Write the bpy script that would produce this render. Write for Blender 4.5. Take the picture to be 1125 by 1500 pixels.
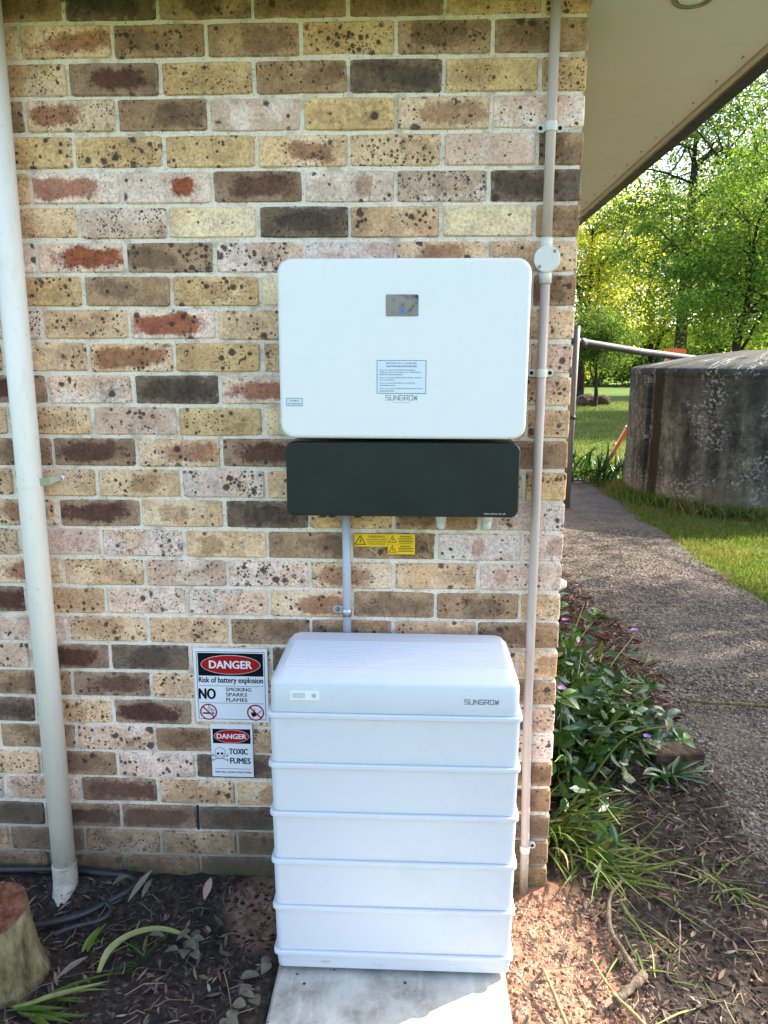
import bpy, bmesh, math, random
import numpy as np
from mathutils import Vector
R = math.radians
for o in list(bpy.data.objects): bpy.data.objects.remove(o)
SC = bpy.context.scene
COL = SC.collection

# ------------------------------------------------------------------ camera
cd = bpy.data.cameras.new('camera'); cam = bpy.data.objects.new('camera', cd); COL.objects.link(cam)
cam.location = (-0.4185, -2.0758, 1.6135)
cam.rotation_euler = (1.37438, -0.00242, 0.04106)
cd.sensor_fit = 'HORIZONTAL'; cd.sensor_width = 36.0; cd.lens = 35.416
cd.clip_start = 0.05; cd.clip_end = 1000
SC.camera = cam
SC.render.resolution_x, SC.render.resolution_y = 768, 1024

# ------------------------------------------------------------------ sky, sun, exposure
SUN_AZ, SUN_EL = R(28), R(38)          # azimuth measured from +X towards +Y
w = bpy.data.worlds.new('World'); SC.world = w; w.use_nodes = True
nt = w.node_tree; nt.nodes.clear()
sky = nt.nodes.new('ShaderNodeTexSky'); sky.sky_type = 'NISHITA'; sky.sun_disc = False
sky.sun_elevation = SUN_EL; sky.sun_rotation = math.pi/2 - SUN_AZ
sky.air_density = 1.0; sky.dust_density = 2.5; sky.ozone_density = 1.0
bg = nt.nodes.new('ShaderNodeBackground'); bg.inputs[1].default_value = 0.15
out = nt.nodes.new('ShaderNodeOutputWorld')
nt.links.new(sky.outputs[0], bg.inputs[0]); nt.links.new(bg.outputs[0], out.inputs[0])
sl = bpy.data.lights.new('sun', 'SUN'); sl.energy = 4.2; sl.angle = R(0.5); sl.color = (1.0, 0.93, 0.80)
so = bpy.data.objects.new('sun', sl); COL.objects.link(so)
sd = Vector((math.cos(SUN_EL)*math.cos(SUN_AZ), math.cos(SUN_EL)*math.sin(SUN_AZ), math.sin(SUN_EL)))
so.rotation_euler = sd.to_track_quat('Z', 'Y').to_euler(); so.location = sd*30
SC.view_settings.view_transform = 'Standard'; SC.view_settings.look = 'None'
SC.view_settings.exposure = 2.15; SC.view_settings.gamma = 1.0

SC.cycles.max_bounces = 6; SC.cycles.diffuse_bounces = 3; SC.cycles.glossy_bounces = 2; SC.cycles.transmission_bounces = 3

# ------------------------------------------------------------------ node helper
class N:
    def __init__(s, name, rough=0.6, spec=0.5):
        s.m = bpy.data.materials.new(name); s.m.use_nodes = True; s.t = s.m.node_tree
        s.t.nodes.clear()
        s.out = s.t.nodes.new('ShaderNodeOutputMaterial')
        s.b = s.t.nodes.new('ShaderNodeBsdfPrincipled'); s.b.inputs['Roughness'].default_value = rough
        s.b.inputs['Specular IOR Level'].default_value = spec
        s.t.links.new(s.b.outputs[0], s.out.inputs[0])
    def n(s, ty): return s.t.nodes.new(ty)
    def put(s, sock, v):
        if isinstance(v, bpy.types.NodeSocket): s.t.links.new(v, sock)
        elif v is not None:
            if sock.type == 'RGBA' and len(v) == 3: v = (*v, 1)
            sock.default_value = v
    def coord(s, which='Object'): return s.n('ShaderNodeTexCoord').outputs[which]
    def pos(s): return s.n('ShaderNodeNewGeometry').outputs['Position']
    def island(s): return s.n('ShaderNodeNewGeometry').outputs['Random Per Island']
    def attr(s, name, o='Fac'):
        a = s.n('ShaderNodeAttribute'); a.attribute_type = 'OBJECT'; a.attribute_name = name; return a.outputs[o]
    def math(s, op, a, b=None, c=None, clamp=False):
        x = s.n('ShaderNodeMath'); x.operation = op; x.use_clamp = clamp
        for i, v in enumerate((a, b, c)): s.put(x.inputs[i], v) if v is not None else None
        return x.outputs[0]
    def vmath(s, op, a, b=None):
        x = s.n('ShaderNodeVectorMath'); x.operation = op
        for i, v in enumerate((a, b)): s.put(x.inputs[i], v) if v is not None else None
        return x.outputs[0]
    def sep(s, v):
        x = s.n('ShaderNodeSeparateXYZ'); s.put(x.inputs[0], v); return x.outputs
    def comb(s, x_, y_, z_):
        x = s.n('ShaderNodeCombineXYZ')
        for i, v in enumerate((x_, y_, z_)): s.put(x.inputs[i], v)
        return x.outputs[0]
    def noise(s, vec, scale, detail=4, rough=0.55, dist=0.0):
        x = s.n('ShaderNodeTexNoise'); s.put(x.inputs['Vector'], vec)
        x.inputs['Scale'].default_value = scale; x.inputs['Detail'].default_value = detail
        x.inputs['Roughness'].default_value = rough; x.inputs['Distortion'].default_value = dist
        return x.outputs[0]
    def vor(s, vec, scale, rand=1.0):
        x = s.n('ShaderNodeTexVoronoi'); s.put(x.inputs['Vector'], vec)
        x.inputs['Scale'].default_value = scale; x.inputs['Randomness'].default_value = rand
        return x.outputs['Distance'], x.outputs['Color']
    def rng(s, v, a, b, c=0.0, d=1.0, smooth=True):
        x = s.n('ShaderNodeMapRange'); x.interpolation_type = 'SMOOTHSTEP' if smooth else 'LINEAR'
        s.put(x.inputs[0], v)
        for i, q in enumerate((a, b, c, d)): s.put(x.inputs[i+1], q)
        return x.outputs[0]
    def mix(s, f, a, b, mode='MIX'):
        x = s.n('ShaderNodeMix'); x.data_type = 'RGBA'; x.blend_type = mode
        s.put(x.inputs[0], f); s.put(x.inputs[6], a); s.put(x.inputs[7], b); return x.outputs[2]
    def ramp(s, f, stops, interp='LINEAR'):
        x = s.n('ShaderNodeValToRGB'); x.color_ramp.interpolation = interp
        el = x.color_ramp.elements
        while len(el) < len(stops): el.new(0.5)
        for e, (p, c) in zip(el, stops): e.position = p; e.color = (*c, 1)
        s.put(x.inputs[0], f); return x.outputs[0]
    def bump(s, h, strength=0.3, dist=0.002, normal=None):
        x = s.n('ShaderNodeBump'); x.inputs['Strength'].default_value = strength; x.inputs['Distance'].default_value = dist
        s.put(x.inputs['Height'], h)
        if normal is not None: s.put(x.inputs['Normal'], normal)
        return x.outputs[0]
    def done(s, col=None, rough=None, normal=None, metal=None):
        if col is not None: s.put(s.b.inputs['Base Color'], col)
        if rough is not None: s.put(s.b.inputs['Roughness'], rough)
        if normal is not None: s.put(s.b.inputs['Normal'], normal)
        if metal is not None: s.put(s.b.inputs['Metallic'], metal)
        return s.m

def srgb(r, g, b):
    f = lambda c: (c/255/12.92) if c/255 <= .04045 else ((c/255+.055)/1.055)**2.4
    return (f(r), f(g), f(b))

# ------------------------------------------------------------------ materials
def plain(name, col, rough=0.5, grime=0.0, gcol=(.2, .17, .13), scale=12, bump=0.0, metal=0.0, spec=.5):
    a = N(name, rough, spec); p = a.pos(); c = col
    if grime:
        n1 = a.noise(p, scale, 6, .65); n2 = a.noise(p, scale*7, 4, .6)
        m = a.rng(a.math('ADD', a.math('MULTIPLY', n1, .65), a.math('MULTIPLY', n2, .35)), .46, .72, 0, grime)
        c = a.mix(m, (*col, 1), gcol)
        r = a.rng(n1, .3, .7, max(rough-.08, 0), rough+.12); a.put(a.b.inputs['Roughness'], r)
    nrm = a.bump(a.noise(p, 320, 3), bump, .001) if bump else None
    return a.done(c if grime else (*col, 1), None, nrm, metal)

def brick_material(name, single):
    """single: parameters come from each brick object; else from each loose island."""
    a = N(name, 0.88, .25)
    if single:
        o = a.coord('Object'); seed = a.attr('seed')
        xyz = a.sep(o); x, z = xyz[0], xyz[2]
        c1 = a.attr('base_tone', 'Color'); c2 = a.attr('flash_tone', 'Color'); c3 = a.attr('blotch_tone', 'Color')
        fl = a.attr('flash'); sp = a.attr('spots'); fx = a.attr('flash_x'); fw = a.attr('flash_w'); bl = a.attr('blotch')
        v = a.vmath('ADD', o, a.comb(a.math('MULTIPLY', seed, 7.31), a.math('MULTIPLY', seed, 3.17), a.math('MULTIPLY', seed, 11.7)))
    else:
        i = a.island(); v = a.vmath('ADD', a.pos(), a.comb(a.math('MULTIPLY', i, 9.), 0., a.math('MULTIPLY', i, 5.)))
        c1 = a.ramp(i, [(0, srgb(150, 125, 95)), (.2, srgb(205, 182, 125)), (.4, srgb(196, 165, 125)), (.6, srgb(205, 186, 172)), (.75, srgb(110, 92, 78)), (.9, srgb(200, 170, 120))], 'CONSTANT')
        c3 = c1; c2 = srgb(120, 72, 45); fl = a.rng(a.math('FRACT', a.math('MULTIPLY', i, 37.7)), .6, .9); sp = .6; bl = 0.
        x = a.math('SUBTRACT', a.noise(v, 9, 2), .5); z = a.math('SUBTRACT', a.noise(v, 14, 2), .5); x = a.math('MULTIPLY', x, .7); z = a.math('MULTIPLY', z, .2)
        fx = 0.; fw = .08
    nf = a.noise(v, 130, 5, .7); nm = a.noise(v, 22, 4, .6); ne = a.noise(v, 55, 5, .65)
    big = a.noise(v, 9, 3, .55)
    col = a.mix(a.math('MULTIPLY', a.rng(big, .46, .56), bl), c1, c3)
    # flashed core: an ellipse with a ragged edge
    ex = a.math('DIVIDE', a.math('SUBTRACT', x, fx), fw); ez = a.math('DIVIDE', z, .028)
    ex4 = a.math('POWER', a.math('ABSOLUTE', ex), 3.0); ez4 = a.math('POWER', a.math('ABSOLUTE', ez), 3.0)
    e = a.math('ADD', a.math('POWER', a.math('ADD', ex4, ez4), .333), a.math('MULTIPLY', a.math('SUBTRACT', a.math('ADD', a.math('ADD', a.math('MULTIPLY', nm, .6), a.math('MULTIPLY', ne, .35)), a.math('ADD', a.math('MULTIPLY', big, .5), a.math('MULTIPLY', nf, .25))), .85), 1.9))
    fm = a.math('MULTIPLY', a.rng(e, 1.16, .70), fl)
    col = a.mix(fm, col, a.mix(a.rng(ne, .3, .7), c2, a.mix(.45, c2, (.05, .035, .03, 1))))
    # broad tone variation and grain
    col = a.mix(1.0, col, a.ramp(nm, [(.25, (.70, .68, .66)), (.5, (1, 1, 1)), (.75, (1.18, 1.16, 1.13))]), 'MULTIPLY')
    col = a.mix(1., col, a.ramp(nf, [(.30, (.55, .53, .51)), (.5, (1, 1, 1)), (.70, (1.28, 1.26, 1.22))]), 'MULTIPLY')
    # smoky firing smudges
    sm = a.math('MULTIPLY', a.rng(a.math('ADD', a.math('MULTIPLY', a.noise(v, 11, 4, .6), .7), a.math('MULTIPLY', ne, .3)), .52, .68), a.math('ADD', a.math('MULTIPLY', sp, .45), .18))
    col = a.mix(sm, col, a.mix(nm, srgb(84, 66, 50), srgb(120, 88, 62)))
    wst = a.noise(a.vmath('MULTIPLY', a.pos(), (1., 1., .6)), 2.2, 5, .6)
    col = a.mix(1., col, a.ramp(wst, [(.3, (.80, .79, .78)), (.5, (1, 1, 1)), (.7, (1.08, 1.08, 1.08))]), 'MULTIPLY')
    # ironstone spots of three sizes
    vd = v
    zone = a.rng(a.noise(v, 13, 3, .6), .40, .60, .12, 1.55)
    tot = None
    for sc, rr, dens in ((40, .46, .42), (78, .46, .62), (155, .42, .60)):
        d, c = a.vor(a.vmath('ADD', vd, (sc*.13, .3, sc*.07)), sc)
        cs = a.sep(c)
        rad = a.math('MULTIPLY', a.math('ADD', a.math('MULTIPLY', a.math('POWER', cs[1], 2.), 1.1), .28), rr)
        rad = a.math('ADD', rad, a.math('MULTIPLY', a.math('SUBTRACT', ne, .5), .45))
        on = a.math('LESS_THAN', cs[0], a.math('MULTIPLY', a.math('MULTIPLY', sp, dens), zone))
        m = a.math('MULTIPLY', a.rng(d, rad, a.math('MULTIPLY', rad, .55)), on)
        tot = m if tot is None else a.math('MAXIMUM', tot, m)
    col = a.mix(a.math('MULTIPLY', tot, .92), col, a.mix(nf, (.035, .024, .022, 1), (.085, .055, .045, 1)))
    # mortar haze on the arrises
    if single:
        edge = a.math('MAXIMUM', a.rng(a.math('ABSOLUTE', z), .028, .0395), a.rng(a.math('ABSOLUTE', x), .104, .116))
        hz = a.math('MULTIPLY', a.math('MULTIPLY', edge, a.rng(ne, .46, .66)), .55)
        col = a.mix(hz, col, srgb(205, 198, 182))
    # damp, dirt and moss low on the wall
    p = a.sep(a.pos()); wn = a.noise(a.pos(), 7, 5, .6); wf = a.noise(a.pos(), 30, 4, .6)
    h = a.math('ADD', p[2], a.math('MULTIPLY', a.math('SUBTRACT', wn, .5), .45))
    damp = a.rng(h, .42, .10, 0, .62); col = a.mix(damp, col, srgb(88, 76, 62))
    hm = a.math('ADD', p[2], a.math('MULTIPLY', a.math('SUBTRACT', wf, .5), .16))
    col = a.mix(a.rng(hm, .085, .03, 0, .55), col, srgb(72, 78, 30))
    hgt = a.math('SUBTRACT', a.math('ADD', a.math('MULTIPLY', nf, .55), a.math('MULTIPLY', nm, .5)), a.math('MULTIPLY', tot, .55))
    return a.done(col, None, a.bump(hgt, .6, .0022))

def mortar_material():
    a = N('mortar', .95, .15); p = a.pos()
    n = a.noise(p, 160, 5, .7); m = a.noise(p, 18, 4, .6)
    col = a.ramp(n, [(.25, srgb(172, 157, 138)), (.44, srgb(234, 218, 198)), (.75, srgb(250, 240, 226))])
    col = a.mix(a.rng(m, .48, .70, 0, .7), col, srgb(176, 158, 132))
    d, c = a.vor(p, 140); col = a.mix(a.math('MULTIPLY', a.math('LESS_THAN', d, .22), a.math('GREATER_THAN', a.sep(c)[0], .82)), col, srgb(95, 85, 72))
    s = a.sep(p); wn = a.noise(p, 7, 5, .6)
    h = a.math('ADD', s[2], a.math('MULTIPLY', a.math('SUBTRACT', wn, .5), .3))
    col = a.mix(a.rng(h, .36, .08, 0, .72), col, srgb(92, 82, 68))
    hm = a.math('ADD', s[2], a.math('MULTIPLY', a.math('SUBTRACT', a.noise(p, 30, 4), .5), .16))
    col = a.mix(a.rng(hm, .10, .03, 0, .7), col, srgb(66, 76, 28))
    return a.done(col, None, a.bump(a.math('ADD', n, m), .6, .003))

def soil_material():
    a = N('soil', .95, .15); p = a.pos(); s = a.sep(p)
    n1 = a.noise(p, 5, 6, .65); n2 = a.noise(p, 45, 6, .7); n3 = a.noise(p, 220, 4, .7)
    dark = a.ramp(n2, [(.3, srgb(36, 31, 28)), (.52, srgb(60, 52, 46)), (.72, srgb(92, 81, 72))])
    clay = a.ramp(n2, [(.3, srgb(100, 70, 55)), (.52, srgb(159, 118, 95)), (.72, srgb(190, 152, 127))])
    def blob(cx, cy, rx, ry):
        ex = a.math('DIVIDE', a.math('SUBTRACT', s[0], cx), rx); ey = a.math('DIVIDE', a.math('SUBTRACT', s[1], cy), ry)
        d = a.math('SQRT', a.math('ADD', a.math('MULTIPLY', ex, ex), a.math('MULTIPLY', ey, ey)))
        d = a.math('ADD', d, a.math('MULTIPLY', a.math('SUBTRACT', n1, .5), 1.5))
        d = a.math('ADD', d, a.math('MULTIPLY', a.math('SUBTRACT', n2, .5), .8))
        return a.rng(d, 1.15, .7)
    m = a.math('MAXIMUM', blob(-.02, -.30, .17, .34), a.math('MULTIPLY', blob(-.84, -.12, .13, .17), .75))
    col = a.mix(m, dark, clay)
    bark = a.math('MULTIPLY', blob(.35, 2.0, .5, 1.1), .6)
    col = a.mix(bark, col, a.ramp(n2, [(.3, srgb(57, 35, 26)), (.7, srgb(116, 77, 61))]))
    col = a.mix(a.rng(n3, .62, .75, 0, .5), col, srgb(145, 122, 101))
    return a.done(col, None, a.bump(a.math('ADD', n2, a.math('MULTIPLY', n3, .6)), .9, .008))

def gravel_material():
    a = N('path_gravel', .9, .2); p = a.pos()
    d, c = a.vor(p, 120); n = a.noise(p, 3.5, 5, .6)
    col = a.ramp(a.sep(c)[0], [(0, srgb(72, 65, 58)), (.4, srgb(94, 85, 76)), (.8, srgb(115, 105, 95)), (1, srgb(135, 124, 113))])
    col = a.mix(a.rng(n, .42, .68, 0, .6), col, srgb(75, 62, 51))
    return a.done(col, None, a.bump(d, 1.0, .006))

def island_mat(name, stops, rough=.8, trans=0.0, spec=.3, patch=None):
    a = N(name, rough, spec); i = a.island()
    col = a.ramp(i, stops)
    col = a.mix(.5, col, a.ramp(a.noise(a.pos(), 40, 3), [(.3, (.7, .7, .7)), (.7, (1.25, 1.25, 1.25))]), 'MULTIPLY')
    if patch: col = a.mix(a.rng(a.noise(a.pos(), 1.7, 4, .65), .47, .66, 0, .75), col, patch)
    a.put(a.b.inputs['Base Color'], col)
    if trans:
        t = a.n('ShaderNodeBsdfTranslucent'); a.put(t.inputs[0], a.mix(1., col, (1.32, 1.25, .70, 1), 'MULTIPLY'))
        m = a.n('ShaderNodeMixShader'); m.inputs[0].default_value = trans
        a.t.links.new(a.b.outputs[0], m.inputs[1]); a.t.links.new(t.outputs[0], m.inputs[2]); a.t.links.new(m.outputs[0], a.out.inputs[0])
    return a.m

def concrete_material():
    a = N('slab_concrete', .85, .3); p = a.pos()
    n = a.noise(p, 9, 6, .65); f = a.noise(p, 90, 5, .7); st = a.noise(a.vmath('MULTIPLY', p, (30., 5., 1.)), 1.5, 4)
    col = a.ramp(n, [(.3, srgb(137, 131, 117)), (.5, srgb(179, 174, 161)), (.7, srgb(200, 195, 183))])
    col = a.mix(a.rng(f, .6, .74, 0, .7), col, srgb(89, 84, 73))
    col = a.mix(a.rng(st, .55, .72, 0, .35), col, srgb(216, 212, 203))
    d, c = a.vor(p, 42); col = a.mix(a.math('MULTIPLY', a.math('LESS_THAN', d, .2), a.math('GREATER_THAN', a.sep(c)[0], .86)), col, srgb(63, 60, 52))
    return a.done(col, None, a.bump(a.math('ADD', f, n), .35, .003))

def tank_material():
    a = N('tank_concrete', .92, .2); o = a.coord('Object'); s = a.sep(o)
    ang = a.math('ARCTAN2', s[1], s[0])
    cyl = a.comb(a.math('MULTIPLY', ang, 1.66), 0., s[2])
    streak = a.noise(a.vmath('MULTIPLY', cyl, (3.2, 1., .55)), 1.6, 6, .65, .4)
    n = a.noise(cyl, 6, 7, .68); f = a.noise(cyl, 26, 6, .72)
    col = a.ramp(a.math('ADD', a.math('MULTIPLY', streak, .6), a.math('MULTIPLY', n, .4)),
                 [(.34, srgb(36, 39, 34)), (.45, srgb(64, 65, 61)), (.55, srgb(100, 99, 92)), (.68, srgb(141, 135, 127))])
    col = a.mix(.6, col, a.ramp(f, [(.3, (.5, .5, .5)), (.7, (1.4, 1.4, 1.38))]), 'MULTIPLY')
    col = a.mix(.8, col, a.ramp(a.noise(cyl, 11, 6, .7, .6), [(.36, (.42, .43, .40)), (.52, (1, 1, 1)), (.68, (1.35, 1.33, 1.28))]), 'MULTIPLY')
    top = a.rng(a.math('ADD', s[2], a.math('MULTIPLY', a.math('SUBTRACT', n, .5), 1.0)), .9, 1.5, 0, .7)
    col = a.mix(top, col, srgb(47, 48, 41))
    lich = a.math('MULTIPLY', a.rng(f, .50, .60), a.rng(a.noise(cyl, 2.2, 5, .65), .50, .60))
    col = a.mix(a.math('MULTIPLY', lich, .75), col, srgb(169, 169, 165))
    low = a.rng(a.math('ADD', s[2], a.math('MULTIPLY', a.math('SUBTRACT', n, .5), .7)), .45, .1, 0, .35)
    col = a.mix(low, col, srgb(142, 137, 113))
    # one dark brown upright strip below the inlet side
    st = a.math('ABSOLUTE', a.math('SUBTRACT', a.math('ADD', ang, a.math('MULTIPLY', a.math('SUBTRACT', n, .5), .05)), -2.775))
    col = a.mix(a.math('MULTIPLY', a.rng(st, .058, .040), .88), col, srgb(41, 34, 26))
    return a.done(col, None, a.bump(a.math('ADD', f, n), .8, .02))

def pvc_material(name, col, stain, low=.0):
    a = N(name, .42, .45); p = a.pos()
    n = a.noise(a.vmath('MULTIPLY', p, (1., 1., .35)), 22, 6, .7); f = a.noise(p, 90, 5, .7)
    c = a.mix(a.rng(n, .5, .78, 0, .5), (*col, 1), stain)
    c = a.mix(a.rng(f, .63, .72, 0, .55), c, srgb(120, 112, 96))
    if low:
        s = a.sep(p); h = a.math('ADD', s[2], a.math('MULTIPLY', a.math('SUBTRACT', f, .5), .25))
        c = a.mix(a.rng(h, .16, .0, 0, .75), c, srgb(104, 90, 70))
    return a.done(c, a.rng(n, .3, .7, .35, .6), a.bump(f, .08, .001))

def cut_wood_material():
    a = N('sawn_wood', .9, .2); o = a.coord('Object'); n = a.noise(o, 40, 6, .7)
    return a.done(a.ramp(n, [(.3, srgb(58, 36, 26)), (.5, srgb(104, 62, 42)), (.72, srgb(136, 96, 72))]), None, a.bump(n, .7, .004))
def bark_material(name, c0, c1, c2, sc=14):
    a = N(name, .95, .15); o = a.pos(); n = a.noise(a.vmath('MULTIPLY', o, (1., 1., .35)), sc, 6, .7); m = a.noise(o, sc*.4, 4)
    col = a.ramp(n, [(.3, c0), (.5, c1), (.72, c2)])
    return a.done(col, None, a.bump(a.math('ADD', n, m), .8, .01))

M = {}
M['brick'] = brick_material('flashed_brick', True)
M['brick_far'] = brick_material('flashed_brick_side', False)
M['mortar'] = mortar_material()
M['soil'] = soil_material(); M['gravel'] = gravel_material(); M['slab'] = concrete_material(); M['tank'] = tank_material()
M['white_powder'] = plain('white_powder_coat', (.81, .79, .775), .34, .06, (.62, .60, .56), 4, .05)
M['dark_powder'] = plain('dark_green_grey_coat', (.010, .015, .015), .42, .22, (.035, .036, .034), 6, .06, spec=.35)
M['white_plastic'] = plain('white_plastic', (.61, .63, .66), .45, .16, (.42, .40, .37), 5, .05)
M['black'] = plain('black_print', (.006, .006, .007), .6, spec=.12); M['red'] = plain('red_print', (.42, .008, .010), .5, spec=.2)
M['ink'] = plain('grey_blue_ink', (.05, .075, .10), .5); M['lt_ink'] = plain('pale_grey_ink', (.45, .52, .60), .5)
M['paper'] = plain('white_sign_plastic', (.80, .80, .83), .4, .08, (.5, .5, .48), 20)
M['label_paper'] = plain('pale_label', (.68, .75, .82), .4); M['yellow'] = plain('yellow_sticker', (.92, .55, .012), .4)
M['blue_led'] = plain('blue_mark', (.05, .12, .55), .4)
M['steel'] = plain('galvanised_steel', (.55, .57, .60), .35, .3, (.25, .23, .2), 30, 0, .9)
M['rubber'] = plain('black_rubber', (.02, .02, .022), .6); M['hole'] = plain('dark_hole', (.01, .01, .01), .9)
M['screw'] = plain('dull_screw', (.25, .25, .24), .4, metal=.8)
g = N('display_glass', .03, 1.); g.b.inputs['IOR'].default_value = 1.65; M['glass'] = g.done((.012, .014, .018, 1))
M['pvc_white'] = pvc_material('weathered_white_downpipe', (.88, .81, .71), srgb(212, 200, 180), 1)
M['pvc_pink'] = pvc_material('faded_conduit', srgb(190, 173, 162), srgb(164, 140, 127), 1)
M['pvc_grey'] = pvc_material('grey_conduit', srgb(186, 190, 200), srgb(160, 160, 164))
M['pvc_box'] = pvc_material('off_white_fitting', srgb(214, 212, 202), srgb(190, 184, 168))
M['pvc_dirty'] = plain('dirty_cream_pvc', (.50, .45, .36), .6, .85, (.15, .12, .08), 24)
M['soffit'] = plain('cream_soffit_paint', srgb(208, 208, 214), .6, .25, srgb(186, 182, 176), 2.5)
M['fascia'] = plain('cream_fascia_paint', srgb(178, 170, 156), .5, .3, srgb(128, 118, 100), 6)
M['gutter'] = plain('dark_brown_gutter', (.016, .014, .013), .4, .3, (.035, .03, .025), 10)
M['roof'] = plain('brown_roof_tile', (.12, .07, .05), .8, .4, (.06, .05, .04), 5)
M['orange'] = plain('orange_fibreglass', (.75, .12, .015), .45); M['alu'] = plain('aluminium', (.7, .7, .7), .35, metal=.9)
M['grey_pipe'] = plain('grey_stormwater_pipe', (.055, .053, .047), .6, .5, (.03, .03, .024), 8, spec=.3)
M['post'] = plain('grey_post', srgb(101, 96, 91), .6, .4, srgb(58, 55, 50), 10)
M['poly'] = plain('black_poly_pipe', (.022, .024, .028), .5, .5, (.10, .09, .08), 25)
M['cut'] = cut_wood_material()
M['stump'] = bark_material('mossy_stump_bark', srgb(44, 42, 28), srgb(108, 98, 70), srgb(146, 134, 104), 26)
M['bark'] = bark_material('tree_bark', srgb(30, 24, 19), srgb(56, 45, 35), srgb(83, 70, 56), 8)
M['twig'] = island_mat('dry_twig', [(0, srgb(62, 52, 41)), (.6, srgb(100, 84, 69)), (1, srgb(143, 127, 101))], .9)
M['litter'] = island_mat('dry_leaf', [(0, srgb(47, 37, 30)), (.3, srgb(86, 73, 61)), (.55, srgb(112, 100, 88)), (.75, srgb(134, 110, 86)), (.9, srgb(100, 63, 49)), (1, srgb(165, 155, 138))], .85, .12)
M['bark_chip'] = island_mat('bark_chip', [(0, srgb(58, 34, 27)), (.5, srgb(97, 66, 52)), (.85, srgb(126, 100, 83)), (1, srgb(160, 143, 126))], .9)
M['clod'] = island_mat('clay_clod', [(0, srgb(76, 56, 44)), (.5, srgb(132, 102, 83)), (1, srgb(172, 146, 124))], .95)
M['clod_dark'] = island_mat('dark_clod', [(0, srgb(27, 21, 18)), (.6, srgb(56, 44, 37)), (1, srgb(92, 78, 68))], .95)
M['pebble'] = island_mat('path_pebble', [(0, srgb(69, 62, 55)), (.35, srgb(97, 87, 78)), (.7, srgb(117, 107, 96)), (1, srgb(149, 139, 127))], .85)
M['lawn'] = island_mat('lawn_blade', [(0, srgb(61, 84, 33)), (.5, srgb(91, 113, 49)), (.85, srgb(119, 131, 63)), (1, srgb(146, 138, 89))], .6, .4, patch=srgb(128, 118, 78))
M['weed'] = island_mat('long_grass_blade', [(0, srgb(70, 92, 32)), (.5, srgb(101, 126, 48)), (.8, srgb(135, 148, 79)), (1, srgb(168, 157, 115))], .55, .35)
M['strap'] = island_mat('strap_leaf', [(0, srgb(32, 63, 22)), (.6, srgb(55, 90, 32)), (1, srgb(94, 121, 55))], .45, .3)
M['shrub'] = island_mat('glossy_leaf', [(0, srgb(30, 59, 24)), (.6, srgb(46, 83, 32)), (1, srgb(77, 114, 42))], .32, .22, .6)
M['stem'] = plain('green_stem', srgb(110, 130, 60), .6)
M['petal'] = plain('purple_petal', srgb(190, 120, 205), .5)
M['dead_strap'] = plain('yellowing_strap_leaf', srgb(143, 146, 81), .5, .7, srgb(176, 170, 143), 14)
M['grey_leaf'] = plain('grey_dry_leaf', srgb(126, 112, 96), .85, .7, srgb(76, 62, 50), 60)
M['pink_leaf'] = plain('pinkish_dry_leaf', srgb(162, 127, 115), .8, .4, srgb(110, 81, 70), 40)
M['grey_green_leaf'] = plain('grey_green_dry_leaf', srgb(98, 90, 74), .85, .7, srgb(58, 52, 40), 60)
for k, st, tr in (('leaf_mid', [(0, srgb(66, 96, 34)), (.5, srgb(100, 132, 48)), (1, srgb(146, 166, 70))], .5),
                  ('leaf_dark', [(0, srgb(52, 78, 32)), (.5, srgb(78, 108, 42)), (1, srgb(118, 142, 58))], .48),
                  ('leaf_pale', [(0, srgb(120, 138, 44)), (.5, srgb(164, 172, 66)), (1, srgb(200, 196, 96))], .56)):
    M[k] = island_mat(k, st, .55, tr)
ln = N('lawn_ground', .95, .1); p_ = ln.pos(); q_ = ln.noise(p_, .5, 5); r_ = ln.noise(p_, 40, 4)
M['ground'] = ln.done(ln.mix(.5, ln.ramp(q_, [(.3, srgb(60, 83, 26)), (.6, srgb(88, 112, 36)), (.8, srgb(114, 119, 55))]), ln.ramp(r_, [(.3, (.02, .03, .008)), (.7, (.11, .15, .04))])), None, ln.bump(r_, .8, .03))
rk = N('rock', .9, .2); M['rock'] = rk.done(rk.ramp(rk.noise(rk.pos(), 3, 6), [(.3, srgb(44, 34, 27)), (.7, srgb(96, 76, 60))]), None, rk.bump(rk.noise(rk.pos(), 9, 5), .8, .05))

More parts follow.
